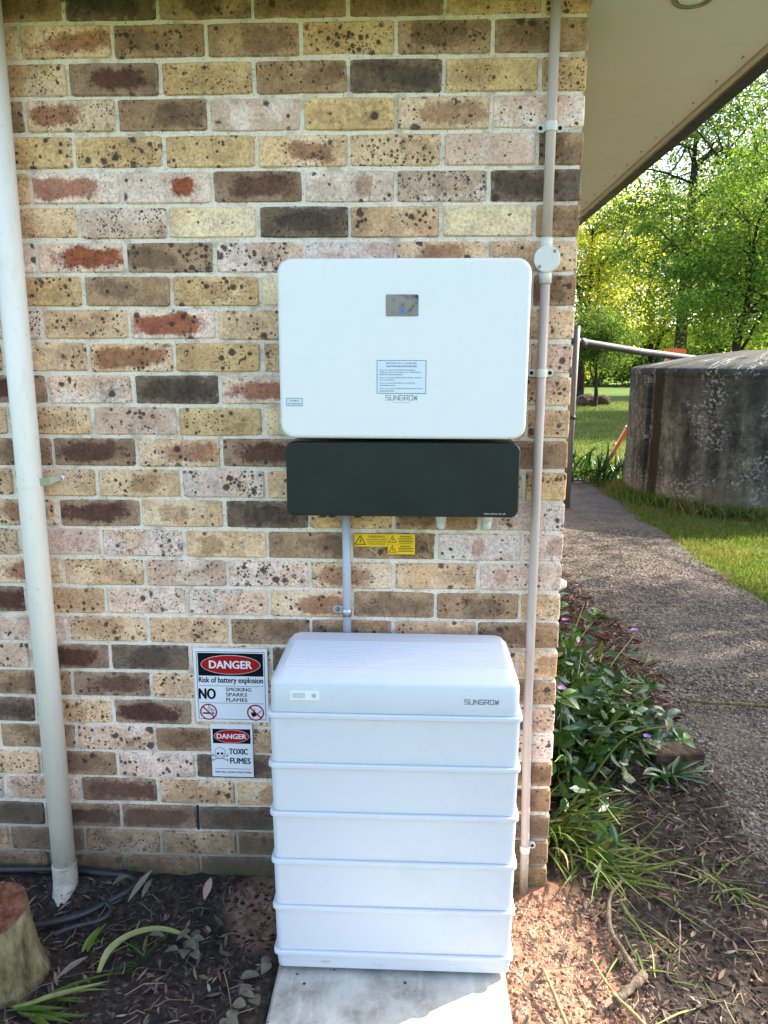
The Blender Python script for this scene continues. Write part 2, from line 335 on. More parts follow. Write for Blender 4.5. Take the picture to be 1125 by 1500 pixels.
# ------------------------------------------------------------------ object helpers
WL = {}
def tag(o, label=None, cat=None, group=None, kind=None):
    for k, v in (('label', label), ('category', cat), ('group', group), ('kind', kind)):
        if v: o[k] = v
    return o
def root(name, loc, label, cat, group=None):
    o = bpy.data.objects.new(name, None); COL.objects.link(o); o.location = loc; o.empty_display_size = .05
    WL[o.name] = Vector(loc); return tag(o, label, cat, group)
def link(name, me, mat, parent=None, origin=None, smooth=None):
    """me in world coordinates; origin moves the object origin there."""
    org = WL[parent.name] if (parent and origin is None) else Vector(origin or (0, 0, 0))
    if org.length: me.transform(__import__('mathutils').Matrix.Translation(-org))
    o = bpy.data.objects.new(name, me); COL.objects.link(o)
    if mat: me.materials.append(mat)
    if parent: o.parent = parent; o.location = org - WL[parent.name]
    else: o.location = org
    WL[o.name] = org.copy()
    return o
class MB:
    def __init__(s): s.v = []; s.f = []; s.sm = []
    def add(s, vs, fs, smooth=False):
        k = len(s.v); s.v += [tuple(v) for v in vs]; s.f += [tuple(i+k for i in f) for f in fs]; s.sm += [smooth]*len(fs); return s
    def box(s, x0, x1, y0, y1, z0, z1):
        v = [(x, y, z) for x in (x0, x1) for y in (y0, y1) for z in (z0, z1)]
        return s.add(v, [(0, 1, 3, 2), (4, 6, 7, 5), (0, 4, 5, 1), (2, 3, 7, 6), (0, 2, 6, 4), (1, 5, 7, 3)])
    def tube(s, path, rad, n=12, cap=True, smooth=True, flat=1.0):
        P = [Vector(p) for p in path]; k = len(P)
        rad = rad if hasattr(rad, '__len__') else [rad]*k
        vs = []; up = None
        for i, p in enumerate(P):
            t = (P[min(i+1, k-1)]-P[max(i-1, 0)]).normalized()
            if up is None: up = t.orthogonal().normalized()
            up = (up - t*up.dot(t)); up = up.normalized() if up.length > 1e-6 else t.orthogonal().normalized()
            b = t.cross(up)
            for j in range(n):
                a = 2*math.pi*j/n; vs.append(p+(up*math.cos(a)+b*math.sin(a)*flat)*rad[i])
        fs = [(i*n+j, i*n+(j+1) % n, (i+1)*n+(j+1) % n, (i+1)*n+j) for i in range(k-1) for j in range(n)]
        s.add(vs, fs, smooth)
        if cap: 
            q = len(s.v)-k*n
            s.f += [tuple(q+j for j in range(n))[::-1], tuple(q+(k-1)*n+j for j in range(n))]; s.sm += [False]*2
        return s
    def loft(s, secs, smooth=True, cap=True):
        n = len(secs[0]); k = len(secs)
        vs = [p for sec in secs for p in sec]
        fs = [(i*n+j, i*n+(j+1) % n, (i+1)*n+(j+1) % n, (i+1)*n+j) for i in range(k-1) for j in range(n)]
        q = len(s.v); s.add(vs, fs, smooth)
        if cap: s.f += [tuple(q+j for j in range(n))[::-1], tuple(q+(k-1)*n+j for j in range(n))]; s.sm += [False]*2
        return s
    def mesh(s, name):
        me = bpy.data.meshes.new(name); me.from_pydata(s.v, [], s.f); me.update()
        me.polygons.foreach_set('use_smooth', s.sm)
        bm = bmesh.new(); bm.from_mesh(me); bmesh.ops.recalc_face_normals(bm, faces=bm.faces); bm.to_mesh(me); bm.free()
        return me
    def build(s, name, mat, parent=None, origin=None): return link(name, s.mesh(name), mat, parent, origin)
def rr(cx, cy, w, h, r, n=6):
    pts = []
    for (sx, sy, a0) in ((1, 1, 0), (-1, 1, 90), (-1, -1, 180), (1, -1, 270)):
        for i in range(n+1):
            a = R(a0+90*i/n); pts.append((cx+sx*(w/2-r)+r*math.cos(a), cy+sy*(h/2-r)+r*math.sin(a)))
    return pts
def rrY(y, cx, cz, w, h, r, n=6): return [(x, y, z) for x, z in rr(cx, cz, w, h, r, n)]
def rrZ(z, x0, x1, y0, y1, r, n=6): return [(x, y, z) for x, y in rr((x0+x1)/2, (y0+y1)/2, x1-x0, y1-y0, r, n)]
def npmesh(name, v, f, mat, parent=None, origin=None, smooth=False):
    """v (n,3), f (m,k) arrays."""
    me = bpy.data.meshes.new(name); m, k = f.shape
    me.vertices.add(len(v)); me.vertices.foreach_set('co', v.astype(np.float32).ravel())
    me.loops.add(m*k); me.loops.foreach_set('vertex_index', f.astype(np.int32).ravel())
    me.polygons.add(m); me.polygons.foreach_set('loop_start', (np.arange(m)*k).astype(np.int32))
    me.polygons.foreach_set('use_smooth', np.full(m, smooth)); me.update(calc_edges=True)
    return link(name, me, mat, parent, origin)
def vnoise(x, y, scale, seed=0, octv=3):
    """value noise on numpy arrays, about -1..1"""
    tot = 0; amp = 1.; nrm = 0
    for o in range(octv):
        xs, ys = x*scale*2**o, y*scale*2**o; xi, yi = np.floor(xs).astype(int), np.floor(ys).astype(int); fx, fy = xs-xi, ys-yi
        fx = fx*fx*(3-2*fx); fy = fy*fy*(3-2*fy)
        def h(a, b):
            q = (a*374761393+b*668265263+(seed+o*17)*1274126177) & 0xffffffff
            q = ((q ^ (q >> 13))*1274126177) & 0xffffffff; return ((q ^ (q >> 16)) & 0xffff)/32768.-1
        t = (h(xi, yi)*(1-fx)+h(xi+1, yi)*fx)*(1-fy)+(h(xi, yi+1)*(1-fx)+h(xi+1, yi+1)*fx)*fy
        tot = tot+t*amp; nrm += amp; amp *= .5
    return tot/nrm

# ================================================================== GROUND
g = np.array([[-250, -250, -.035], [250, -250, -.035], [250, 250, -.035], [-250, 250, -.035]], float)
tag(npmesh('ground', g, np.array([[0, 1, 2, 3]]), M['ground']), kind='structure')

def path_left(y): return .86+.10*vnoise(y, y*0, .9, 5)+.03*vnoise(y, y*0, 5, 6)
def soil_h(x, y):
    h = .012*vnoise(x, y, 6, 1)+.009*vnoise(x, y, 22, 2, 3)
    h = h+.035*np.exp(-((y+.02)/.10)**2)*(x < -.75)               # banked up against the wall
    h = h+.030*np.exp(-(((x-.02)/.16)**2+((y+.02)/.14)**2))
    near = np.clip((np.abs(x+.465)-.30)/.05, 0, 1)                # level beside the slab
    inside = (near < 1) & (y < -.0) & (y > -1.4)
    h = np.where(inside, np.minimum(h, -.012+near*.02), h)
    e = np.clip((path_left(y)-x)/.10, -1, 1)
    return h*np.clip(e*2+1, .2, 1)+np.where(e < 1, -.02+.02*np.clip(e, -1, 1), 0)
xs = np.concatenate([np.linspace(-7, -1.75, 40), np.arange(-1.73, 1.06, .0135)])
ys = np.concatenate([np.linspace(-1.7, -1.0, 24), np.arange(-.98, 1.4, .0135), np.arange(1.42, 8.6, .045)])
X, Y = np.meshgrid(xs, ys, indexing='ij'); Z = soil_h(X, Y)
def grid_faces(nx, ny):
    i = np.arange(nx-1)[:, None]*ny+np.arange(ny-1)[None]; i = i.ravel()
    return np.stack([i, i+ny, i+ny+1, i+1], 1)
tag(npmesh('garden_soil', np.stack([X, Y, Z], -1).reshape(-1, 3), grid_faces(len(xs), len(ys)), M['soil'], smooth=True), kind='structure')
xs = np.arange(.6, 2.15, .05); ys = np.arange(-8, 10.5, .06)
X, Y = np.meshgrid(xs, ys, indexing='ij')
Z = -.012+.006*vnoise(X, Y, 3, 9)-.03*np.clip((X-1.98-.05*vnoise(Y, Y*0, 1.3, 4))/.08, 0, 1)-.03*np.clip((Y-8.6-.3*vnoise(X, Y, 2, 3))/.5, 0, 1)
tag(npmesh('gravel_path', np.stack([X, Y, Z], -1).reshape(-1, 3), grid_faces(len(xs), len(ys)), M['gravel'], smooth=True), kind='structure')
# loose stones on the path
rs = np.random.default_rng(3)
def chips(name, pts, size, mat, flat=.6, label=None, cat=None, seed=1, stretch=1.3):
    r = np.random.default_rng(seed); n = len(pts)
    base = np.array([[1, 0, 0], [-1, 0, 0], [0, 1, 0], [0, -1, 0], [0, 0, 1], [0, 0, -1]], float)
    F = np.array([[0, 2, 4], [2, 1, 4], [1, 3, 4], [3, 0, 4], [2, 0, 5], [1, 2, 5], [3, 1, 5], [0, 3, 5]])
    v = base[None]*(1+r.uniform(-.3, .3, (n, 6, 1))); v = v*np.array([stretch, 1, flat])
    a = r.uniform(0, 6.283, n); c, s = np.cos(a)[:, None], np.sin(a)[:, None]
    v = np.stack([v[..., 0]*c-v[..., 1]*s, v[..., 0]*s+v[..., 1]*c, v[..., 2]], -1)
    v = v*(size*r.uniform(.5, 1.5, n))[:, None, None]+pts[:, None]
    f = (F[None]+np.arange(n)[:, None, None]*6).reshape(-1, 3)
    return tag(npmesh(name, v.reshape(-1, 3), f, mat), label, cat, kind='stuff')
n = 34000
px = rs.uniform(.72, 2.0, n); py = rs.uniform(-.9, 1, n)**1*0+(-.9+6.2*rs.uniform(0, 1, n)**1.35)
k = px > path_left(py)-.05; px, py = px[k], py[k]
chips('path_pebbles', np.stack([px, py, np.full(len(px), -.009)], 1), .0062, M['pebble'], .55, 'fine grey gravel covering the garden path', 'gravel', 11)
# clods of earth
def pts_soil(x0, x1, y0, y1, n, seed, dz=.0):
    r = np.random.default_rng(seed); x = r.uniform(x0, x1, n); y = r.uniform(y0, y1, n); return np.stack([x, y, soil_h(x, y)+dz], 1)
pc = pts_soil(-.16, .24, -.95, -.03, 4200, 21); pc = pc[(((pc[:, 0]-.02)/.20)**2+((pc[:, 1]+.4)/.5)**2) < 1.0]
chips('clay_clods', pc, .0048, M['clod'], .7, 'crumbly reddish clay clods beside the battery stack', 'soil', 12)
pd = np.concatenate([pts_soil(-1.75, -.8, -.95, -.03, 2600, 22), pts_soil(.15, .95, -.95, .9, 3800, 23)])
chips('soil_crumbs', pd, .0062, M['clod_dark'], .7, 'dark crumbs of garden soil in the beds', 'soil', 13)

# slab
mb = MB(); mb.loft([rrZ(-.07, -.772, -.162, -1.32, -.03, .006, 2), rrZ(.006, -.772, -.162, -1.32, -.03, .006, 2), rrZ(.012, -.766, -.168, -1.314, -.036, .006, 2)], False)
tag(mb.build('concrete_slab', M['slab'], None, (-.467, -.67, -.07)), 'pale concrete paving slab under the white battery stack', 'slab')

# ================================================================== HOUSE
house = root('brick_house', (0, 0, 0), 'speckled tan brick house corner with cream eaves', 'house')
CH = .087; ZT = 2.45
def brick_mesh(w, h, d, seed, d2=None):
    r = random.Random(seed); n = 3
    ring = []
    hw, hh = w/2, h/2
    corners = [(hw, hh), (-hw, hh), (-hw, -hh), (hw, -hh)]
    for i in range(4):
        a, b = corners[i], corners[(i+1) % 4]
        for t in (0.04, .36, .70, .96): ring.append((a[0]+(b[0]-a[0])*t, a[1]+(b[1]-a[1])*t))
    o = [(x+r.uniform(-.0011, .0011), .0045, z+r.uniform(-.0011, .0011)) for x, z in ring]
    i_ = [(x*(1-.0034/hw)+r.uniform(-.0006, .0006), r.uniform(-.0003, .0003), z*(1-.0034/hh)+r.uniform(-.0006, .0006)) for x, z in ring]
    bk = [(x, d, z) for x, _, z in o]
    return MB().loft([i_, o, bk], False)
bm_full = [brick_mesh(.230, .077, .10, 100+i).mesh('brick') for i in range(6)]
bm_half = [brick_mesh(.110, .077, .23, 200+i).mesh('brick_end') for i in range(3)]
for me in bm_full+bm_half: me.materials.append(M['brick'])
# mortar of the front wall: an uneven raked sheet
xs = np.arange(-1.95, -.0005, .0065); zs = np.arange(-.12, 2.506, .0065)
X, Zg = np.meshgrid(xs, zs, indexing='ij')
Yg = .0056+.0024*vnoise(X, Zg, 14, 31, 3)+.0014*vnoise(X, Zg, 70, 32, 2)
v = np.stack([X, Yg, Zg], -1).reshape(-1, 3)
front = npmesh('front_wall', v, grid_faces(len(xs), len(zs))[:, ::-1], M['mortar'], house, smooth=True)
MB().box(-1.96, -.004, .012, .24, -.12, 2.506).build('wall_core', M['mortar'], house)
TONE = {  # base, blotch, flash, flash amount, half-width, spots, blotch amount   (sRGB)
 'Y': ((200, 175, 120), (184, 150, 100), (140, 92, 52), .25, .05, .85, .6), 'B': ((192, 162, 122), (208, 186, 150), (140, 96, 62), .25, .05, .85, .7),
 'b': ((204, 176, 132), (214, 196, 160), (168, 116, 70), .55, .04, .25, .7), 'P': ((200, 174, 150), (212, 200, 190), (150, 100, 66), .10, .05, .95, .8),
 'p': ((208, 184, 168), (222, 212, 204), (180, 120, 80), .0, .05, .2, .8), 'W': ((220, 202, 158), (226, 214, 184), (180, 140, 90), .12, .04, .1, .6),
 'w': ((216, 206, 198), (204, 184, 168), (168, 104, 56), .5, .018, .55, .7), 'K': ((146, 120, 88), (172, 144, 108), (92, 74, 58), .5, .06, .6, .7),
 'D': ((104, 92, 78), (128, 108, 86), (62, 52, 46), .6, .08, .3, .7), 'F': ((216, 200, 186), (204, 176, 150), (164, 88, 46), 1., .085, .45, .5),
 'f': ((208, 184, 168), (218, 208, 198), (158, 84, 48), 1., .032, .1, .7), 'R': ((140, 116, 92), (168, 142, 116), (92, 56, 44), .95, .092, .3, .6),
 'O': ((200, 172, 130), (212, 192, 164), (158, 96, 56), .75, .07, .7, .6)}
ROWS = ['KDKKKYY', 'bOKKYKK', 'BRYKDYY', 'KOKpYOp', 'YYYOBpK', 'BFfRwPD', 'BPWDBWK', 'pFKPpOB', 'YKYWBBK', 'PBFBBPB', 'BBOYBBPP', 'RPDFBKB',
        'BBPYWBBB', 'KROROBK', 'BBbPBKBY', 'ORbDYKw', 'OpPbKKww', 'OBPPOBw', 'RBPPOKKB', 'pBBKKBK', 'PRDBDKBb', 'KRBBKBK', 'DBRbBKBP', 'KPKBKBP',
        'BKPDKBKK', 'wPRBbKBK', 'DRRDKKBK', 'BKBBKBKK', 'KKKDKBKY', 'KDKKDKK', 'KKKKKKKK']
rb = random.Random(7); L = lambda c: tuple(srgb(*c))
nb = 0
for ri, row in enumerate(ROWS):
    r_i = ri-1; even = r_i % 2 == 0; zc = ZT-CH*r_i-CH/2
    for j in range(8):
        if even: x1 = -.24*j; half = False
        else: x1 = 0. if j == 0 else -.12-.24*(j-1); half = j == 0
        wdt = .11 if half else .23
        if x1 < -1.72: continue
        code = row[-1-j] if j < len(row) else rb.choice('YBKPKOD')
        t = TONE[code]; me = rb.choice(bm_half if half else bm_full)
        o = bpy.data.objects.new('brick', me); COL.objects.link(o); o.parent = front
        o.location = (x1-wdt/2+(rb.uniform(-.0015, .0015) if x1 < 0 else 0), rb.uniform(-.0012, .0016), zc+rb.uniform(-.0012, .0012))
        o.rotation_euler = (rb.uniform(-.008, .008), rb.uniform(-.006, .006), rb.uniform(-.004, .004))
        gain = {'K': 1.05, 'D': .90, 'R': .95, 'p': 1.06, 'W': 1.04, 'w': 1.04, 'P': 1.08}.get(code, 1.14)
        def jit(c, g_=None):
            u, h = rb.uniform(.94, 1.07)*(gain if g_ is None else g_), rb.uniform(-.03, .05); l_ = L(c); m_ = sum(l_)/3
            q = [(v_*.82+m_*.18)*u*k_*1.05 for v_, k_ in zip(l_, (1.17+h, 1.0, .93-h))]; return tuple(v_*min(1, .9/max(q)) for v_ in q)
        d = rb.uniform(.86, 1.10)
        o['base_tone'] = tuple(q*d for q in jit(t[0])); o['blotch_tone'] = jit(t[1]); o['flash_tone'] = jit(t[2], 1.05)
        o['flash'] = t[3]*rb.uniform(.8, 1.15); o['flash_w'] = t[4]*rb.uniform(.9, 1.45); o['flash_x'] = rb.uniform(-.03, .03) if t[4] > .06 else rb.uniform(-.06, .06)
        o['spots'] = t[5]*rb.uniform(.7, 1.3); o['blotch'] = t[6]; o['seed'] = rb.uniform(0, 10)
        nb += 1
gp = MB().box(-1.0785, -1.0715, -.0002, .004, .192, .273).build('open_joint', M['hole'], front)
# rest of the front wall, out to the left, and the side wall round the corner
def brick_run(name, horizontal, a0, a1):
    mb = MB(); r = random.Random(5)
    for ri in range(-1, 30):
        even = ri % 2 == 0; zc = ZT-CH*ri-CH/2
        q = a0+(0 if even else .12)
        if horizontal: q = a0-(.0 if even else .12)
        while (q > a1 if horizontal else q < a1):
            if horizontal: mb.box(q-.23, q, r.uniform(-.001, .001), .1, zc-.0385, zc+.0385); q -= .24
            else: mb.box(-.1, r.uniform(-.001, .001), q, q+.23, zc-.0385, zc+.0385); q += .24
    return tag(mb.build(name, M['brick_far'], house), kind='stuff')
brick_run('far_wall_bricks', True, -.24*8+.0, -5.5)
MB().box(-5.6, -1.955, .004, .24, -.12, 2.506).build('far_wall_mortar', M['mortar'], house)
brick_run('side_wall_bricks', False, .12, 8.2)
MB().box(-.2, -.004, .11, 8.3, -.12, 2.506).build('side_wall_mortar', M['mortar'], house)
# eaves
for (x0, x1, y0, y1) in ((.0, .575, -.30, 2.86), (.0, .575, 2.866, 8.5), (-2.4, -.005, -.30, .0), (-5.6, -2.405, -.30, .0)):
    MB().box(x0, x1, y0, y1, 2.507, 2.513).build('soffit_sheet', M['soffit'], house)
mb = MB()
mb.box(-.004, .012, .004, 8.4, 2.492, 2.506); mb.build('quad_trim', M['fascia'], house)
MB().box(.577, .595, -.32, 8.5, 2.498, 2.66).build('fascia_board', M['fascia'], house)
MB().box(-5.6, .575, -.322, -.302, 2.498, 2.66).build('fascia_board', M['fascia'], house)
prof = [(.624, 2.625), (.624, 2.492), (.634, 2.486), (.700, 2.486), (.722, 2.50), (.730, 2.60), (.742, 2.612), (.742, 2.625), (.724, 2.625), (.716, 2.51), (.698, 2.494), (.632, 2.494), (.630, 2.625)]
prof = [(.597+(x-.624)*.78, z+.012) for x, z in prof]
MB().loft([[(x, y, z) for x, z in prof] for y in (-.32, 8.5)], False).build('gutter', M['gutter'], house)
MB().add([(.67, -.34, 2.645), (.67, 9.5, 2.645), (-5.6, 9.5, 2.645), (-5.6, -.34, 2.645), (-3, 3, 4.2), (-3, 6, 4.2)], [(0, 1, 5, 4), (1, 2, 5), (2, 3, 4, 5), (3, 0, 4), (0, 3, 2, 1)]).build('roof', M['roof'], house)
MB().box(.013, .575, 2.845, 2.881, 2.503, 2.5068).build('cover_strip', M['soffit'], house)
mb = MB(); rnl = random.Random(2)
for i in range(40):
    yy = -.2+i*.21
    for xx in (.035, .545): mb.tube([(xx+rnl.uniform(-.006, .006), yy+rnl.uniform(-.02, .02), 2.5072), (xx, yy, 2.5058)], [.0032, .0028], 8)
tag(mb.build('nail_heads', M['screw'], house), kind='stuff')
lt = root('soffit_downlight', (.262, .045, 2.507), 'round recessed downlight in the cream side soffit at the top edge', 'light')
def ringz(c, r0, r1, z0, z1, n=32):
    secs = []
    for i in range(n):
        a = 2*math.pi*i/n; cs, sn = math.cos(a), math.sin(a)
        secs.append([(c[0]+r*cs, c[1]+r*sn, z) for r, z in ((r0, z1), (r1, z1), (r1, (z0+z1)/2), (r1-.006, z0), (r0+.004, z0))])
    mb = MB(); n2 = 5; vs = [p for s_ in secs for p in s_]
    fs = [(i*n2+j, i*n2+(j+1) % n2, ((i+1) % n)*n2+(j+1) % n2, ((i+1) % n)*n2+j) for i in range(n) for j in range(n2)]
    return mb.add(vs, fs, True)
ringz((.262, .045), .036, .052, 2.495, 2.507).build('trim_ring', M['screw'], lt)
MB().tube([(.262, .045, 2.5065), (.262, .045, 2.501)], [.0362, .0362], 24).build('lens', M['label_paper'], lt)

# ================================================================== flat print helpers (plane faces -Y)
_dg = None
def text_mesh(body, bold=0.0):
    cu = bpy.data.curves.new('t', 'FONT'); cu.body = body; cu.size = 1; cu.offset = bold; cu.resolution_u = 3
    ob = bpy.data.objects.new('t', cu); COL.objects.link(ob); bpy.context.view_layer.update()
    me = bpy.data.meshes.new_from_object(ob.evaluated_get(bpy.context.evaluated_depsgraph_get()))
    bpy.data.objects.remove(ob); bpy.data.curves.remove(cu)
    co = np.array([v.co[:2] for v in me.vertices]); fs = [tuple(p.vertices) for p in me.polygons]; bpy.data.meshes.remove(me)
    return co, fs
def text(mb, body, x0, x1, z0, z1, y, bold=0.0):
    co, fs = text_mesh(body); lo, hi = co.min(0), co.max(0); b = bold*(z1-z0)/.7
    for q, (ox, oz) in enumerate(((0, 0), (-b, 0), (b, 0), (0, b*.6), (0, -b*.6)) if bold else ((0, 0),)):
        mb.add([(x0+b+ox+(a-lo[0])/(hi[0]-lo[0])*(x1-x0-2*b), y-.000015*q, z0+b*.6+oz+(c-lo[1])/(hi[1]-lo[1])*(z1-z0-1.2*b)) for a, c in co], fs)
    return mb
def rect(mb, x0, x1, z0, z1, y): return mb.add([(x0, y, z0), (x1, y, z0), (x1, y, z1), (x0, y, z1)], [(0, 1, 2, 3)])
def ell(mb, cx, cz, rx, rz, y, n=40): return mb.add([(cx+rx*math.cos(2*math.pi*i/n), y, cz+rz*math.sin(2*math.pi*i/n)) for i in range(n)], [tuple(range(n))])
def ann(mb, cx, cz, r0, r1, y, n=40, zs_=1.0, a0=0, a1=360):
    vs = []
    for i in range(n+1):
        a = R(a0+(a1-a0)*i/n); vs += [(cx+r0*math.cos(a), y, cz+r0*zs_*math.sin(a)), (cx+r1*math.cos(a), y, cz+r1*zs_*math.sin(a))]
    return mb.add(vs, [(2*i, 2*i+1, 2*i+3, 2*i+2) for i in range(n)])
def stroke(mb, pts, t, y):
    for (a, b) in zip(pts[:-1], pts[1:]):
        dx, dz = b[0]-a[0], b[1]-a[1]; l = math.hypot(dx, dz) or 1; ux, uz = dx/l*t/2, dz/l*t/2
        mb.add([(a[0]-ux-uz, y, a[1]-uz+ux), (a[0]-ux+uz, y, a[1]-uz-ux), (b[0]+ux+uz, y, b[1]+uz-ux), (b[0]+ux-uz, y, b[1]+uz+ux)], [(0, 1, 2, 3)]); y -= .00002
    return mb
def frame(mb, x0, x1, z0, z1, t, y):
    rect(mb, x0, x1, z1-t, z1, y); rect(mb, x0, x1, z0, z0+t, y); rect(mb, x0, x0+t, z0+t, z1-t, y); rect(mb, x1-t, x1, z0+t, z1-t, y); return mb
LOGO = {'S': [[(1, 1), (0, 1), (0, .5), (1, .5), (1, 0), (0, 0)]], 'U': [[(0, 1), (0, 0), (1, 0), (1, 1)]], 'N': [[(0, 0), (0, 1), (1, 0), (1, 1)]],
        'G': [[(1, 1), (0, 1), (0, 0), (1, 0), (1, .5), (.5, .5)]], 'R': [[(0, 0), (0, 1), (1, 1), (1, .42), (0, .42)], [(.55, .42), (1, 0)]],
        'O': [[(0, 0), (0, 1), (1, 1), (1, 0), (0, 0)]], 'W': [[(0, 1), (.22, 0), (.5, .8), (.78, 0), (1, 1)]]}
def logo(mb, x0, x1, z0, z1, y, t):
    wd = (x1-x0)/7
    for i, c in enumerate('SUNGROW'):
        for s_ in LOGO[c]: stroke(mb, [(x0+wd*i+wd*.12+p[0]*wd*.72, z0+p[1]*(z1-z0)) for p in s_], t, y)
    return mb

# ================================================================== INVERTER
inv = root('solar_inverter', (-.45, 0, 1.22), 'white wall-mounted solar inverter with dark lower panel and small screen', 'inverter')
cx, cz, W_, H_ = -.450, 1.641, .622, .440
secs = [rrY(-.006, cx, cz, W_-.06, H_-.05, .02), rrY(-.10, cx, cz, W_-.06, H_-.05, .02)]
MB().loft(secs, False).build('heat_sink_body', M['dark_powder'], inv)
cov = MB().loft([rrY(-.085, cx, cz, W_-.012, H_-.012, .032), rrY(-.125, cx, cz, W_-.004, H_-.004, .036), rrY(-.148, cx, cz, W_, H_, .036), rrY(-.155, cx, cz, W_-.002, H_-.002, .035), rrY(-.159, cx, cz, W_-.009, H_-.009, .032), rrY(-.160, cx, cz, W_-.018, H_-.018, .028)]).build('front_cover', M['white_powder'], inv)
low = MB().loft([rrY(-.008, cx, 1.315, .602, .192, .022), rrY(-.140, cx, 1.315, .602, .195, .022), rrY(-.149, cx, 1.315, .600, .193, .021), rrY(-.153, cx, 1.315, .592, .185, .018)]).build('lower_panel', M['dark_powder'], inv)
MB().loft([rrY(-.1602, -.453, 1.749, .080, .052, .004), rrY(-.1612, -.453, 1.749, .079, .051, .004)], False).build('display_screen', M['glass'], inv)
mb = MB(); frame(mb, -.460, -.446, 1.729, 1.743, .0016, -.1616); rect(mb, -.456, -.450, 1.733, 1.739, -.1616); mb.build('status_icon', M['blue_led'], inv)
mb = MB(); logo(mb, -.494, -.412, 1.519, 1.5305, -.1604, .0012); mb.build('logo_lettering', M['ink'], inv)
mb = MB(); rect(mb, -.476, -.430, 1.5125, 1.5137, -.1604); mb.build('tagline', M['lt_ink'], inv)
lab = rect(MB(), -.515, -.392, 1.535, 1.617, -.1604).build('instruction_label', M['label_paper'], inv)
mb = MB(); frame(mb, -.515, -.392, 1.535, 1.617, .0011, -.1608)
text(mb, 'BATTERY (D.C. COUPLED)', -.491, -.416, 1.6072, 1.6115, -.1608, .01); text(mb, 'SHUTDOWN PROCEDURE', -.491, -.416, 1.6003, 1.6044, -.1608, .01)
z = 1.5945
for ln_, wd in (('Step 1: Turn off the "MAIN SWITCH (INVERTER', .088), ('SUPPLY)" located in the switchboard or "INVERTER A.C.', .104), ('ISOLATOR" next to the inverter.', .058), (None, 0),
               ('Step 2: Turn off the "MAIN SWITCH (SPECIAL SUPPLY)"', .106), ('if any at switchboard.', .039), (None, 0), ('Step 3: Turn off the "BATTERY D.C. ISOLATOR"', .089), ('at the battery system.', .040), (None, 0),
               ('Step 4: Turn off the "PV ARRAY D.C ISOLATOR" located', .106), ('next to the inverter.', .037)):
    if ln_: text(mb, ln_, -.508, -.508+wd, z-.0034, z, -.1608, .012); z -= .0053
    else: z -= .0028
mb.build('lettering', M['ink'], lab)
lab2 = rect(MB(), -.744, -.703, 1.503, 1.523, -.1604).build('isolator_label', M['label_paper'], inv)
mb = MB(); frame(mb, -.744, -.703, 1.503, 1.523, .0011, -.1608); text(mb, 'PV ARRAY', -.735, -.712, 1.5145, 1.5182, -.1608, .012); text(mb, 'D.C. ISOLATOR', -.740, -.707, 1.507, 1.5108, -.1608, .012); mb.build('lettering', M['ink'], lab2)
mb = MB(); text(mb, 'Clean power for all', -.238, -.184, 1.2262, 1.2305, -.1535, .005); mb.build('slogan_lettering', M['paper'], low)
for x, rad in ((-.345, .0125), (-.221, .0125)):
    mb = MB(); mb.tube([(x, -.062, 1.225), (x, -.062, 1.190)], rad*1.15, 14); mb.tube([(x, -.062, 1.195), (x, -.062, 1.174), (x, -.062, 1.168)], [rad, rad, rad*.6], 14); mb.build('cable_gland', M['pvc_box'], inv)
for x in (-.665, -.64, -.57):
    MB().tube([(x, -.075, 1.225), (x, -.075, 1.208), (x, -.075, 1.200)], [.013, .013, .009], 12).build('cable_plug', M['rubber'], inv)

# ================================================================== CONDUIT from inverter to battery
cn = root('grey_conduit', (-.606, -.03, .84), 'pale grey conduit dropping from inverter to battery stack', 'conduit')
MB().tube([(-.606, -.03, 1.222), (-.606, -.03, .84)], .0118, 18).build('pipe', M['pvc_grey'], cn)
mb = MB(); mb.tube([(-.606, -.03, .928), (-.606, -.03, .904)], .0132, 18); mb.build('saddle_strap', M['steel'], cn)
sa = MB().loft([rrY(-.002, -.632, .916, .034, .022, .008, 4), rrY(-.008, -.632, .916, .034, .022, .008, 4)], False).build('saddle_ear', M['steel'], cn)
MB().tube([(-.635, -.008, .916), (-.635, -.012, .916), (-.635, -.0135, .916)], [.0062, .0062, .003], 10).build('screw', M['screw'], sa)

# ================================================================== BATTERY STACK
bat = root('battery_stack', (-.4625, -.19, .012), 'white floor-standing stacked home battery with five ribbed modules on the concrete slab', 'battery')
BX0, BX1, BY0, BY1 = -.775, -.150, -.350, -.022
ribs = [.0825, .218, .3535, .489, .6245, .760]
def sec(z, ins, r=.016): return rrZ(z, BX0+ins, BX1-ins, BY0+ins, BY1-ins, r, 5)
base = MB().loft([sec(.027, .008), sec(.030, .005), sec(.0702, .002), sec(.0705, -.003), sec(.072, -.0042), sec(.0803, -.0042), sec(.0822, -.0026)], False).build('base_plinth', M['white_plastic'], bat)
for x in (BX0+.05, BX1-.05):
    for y in (BY0+.045, BY1-.05): MB().tube([(x, y, .012), (x, y, .016), (x, y, .029)], [.022, .022, .014], 16).build('foot', M['steel'], bat)
for i in range(5):
    z0, z1 = ribs[i], ribs[i+1]
    MB().loft([sec(z0+.0003, .0045), sec(z0+.003, .0032), sec(z1-.0125, .0012), sec(z1-.0122, -.0030), sec(z1-.0108, -.0042), sec(z1-.0022, -.0042), sec(z1-.0003, -.0026)], False).build('battery_module', M['white_plastic'], bat)
z0 = ribs[5]
mb = MB(); rsf = random.Random(9)
for cx_, cz_, n_ in ((-.640, .0495, 9), (-.505, .047, 4), (-.30, .055, 3)):
    for q in range(n_):
        a0 = cx_+rsf.uniform(-.014, .014); b0 = cz_+rsf.uniform(-.004, .004); stroke(mb, [(a0, b0), (a0+rsf.uniform(.002, .007), b0+rsf.uniform(-.001, .001))], .0009, -.3467-.00003*q)
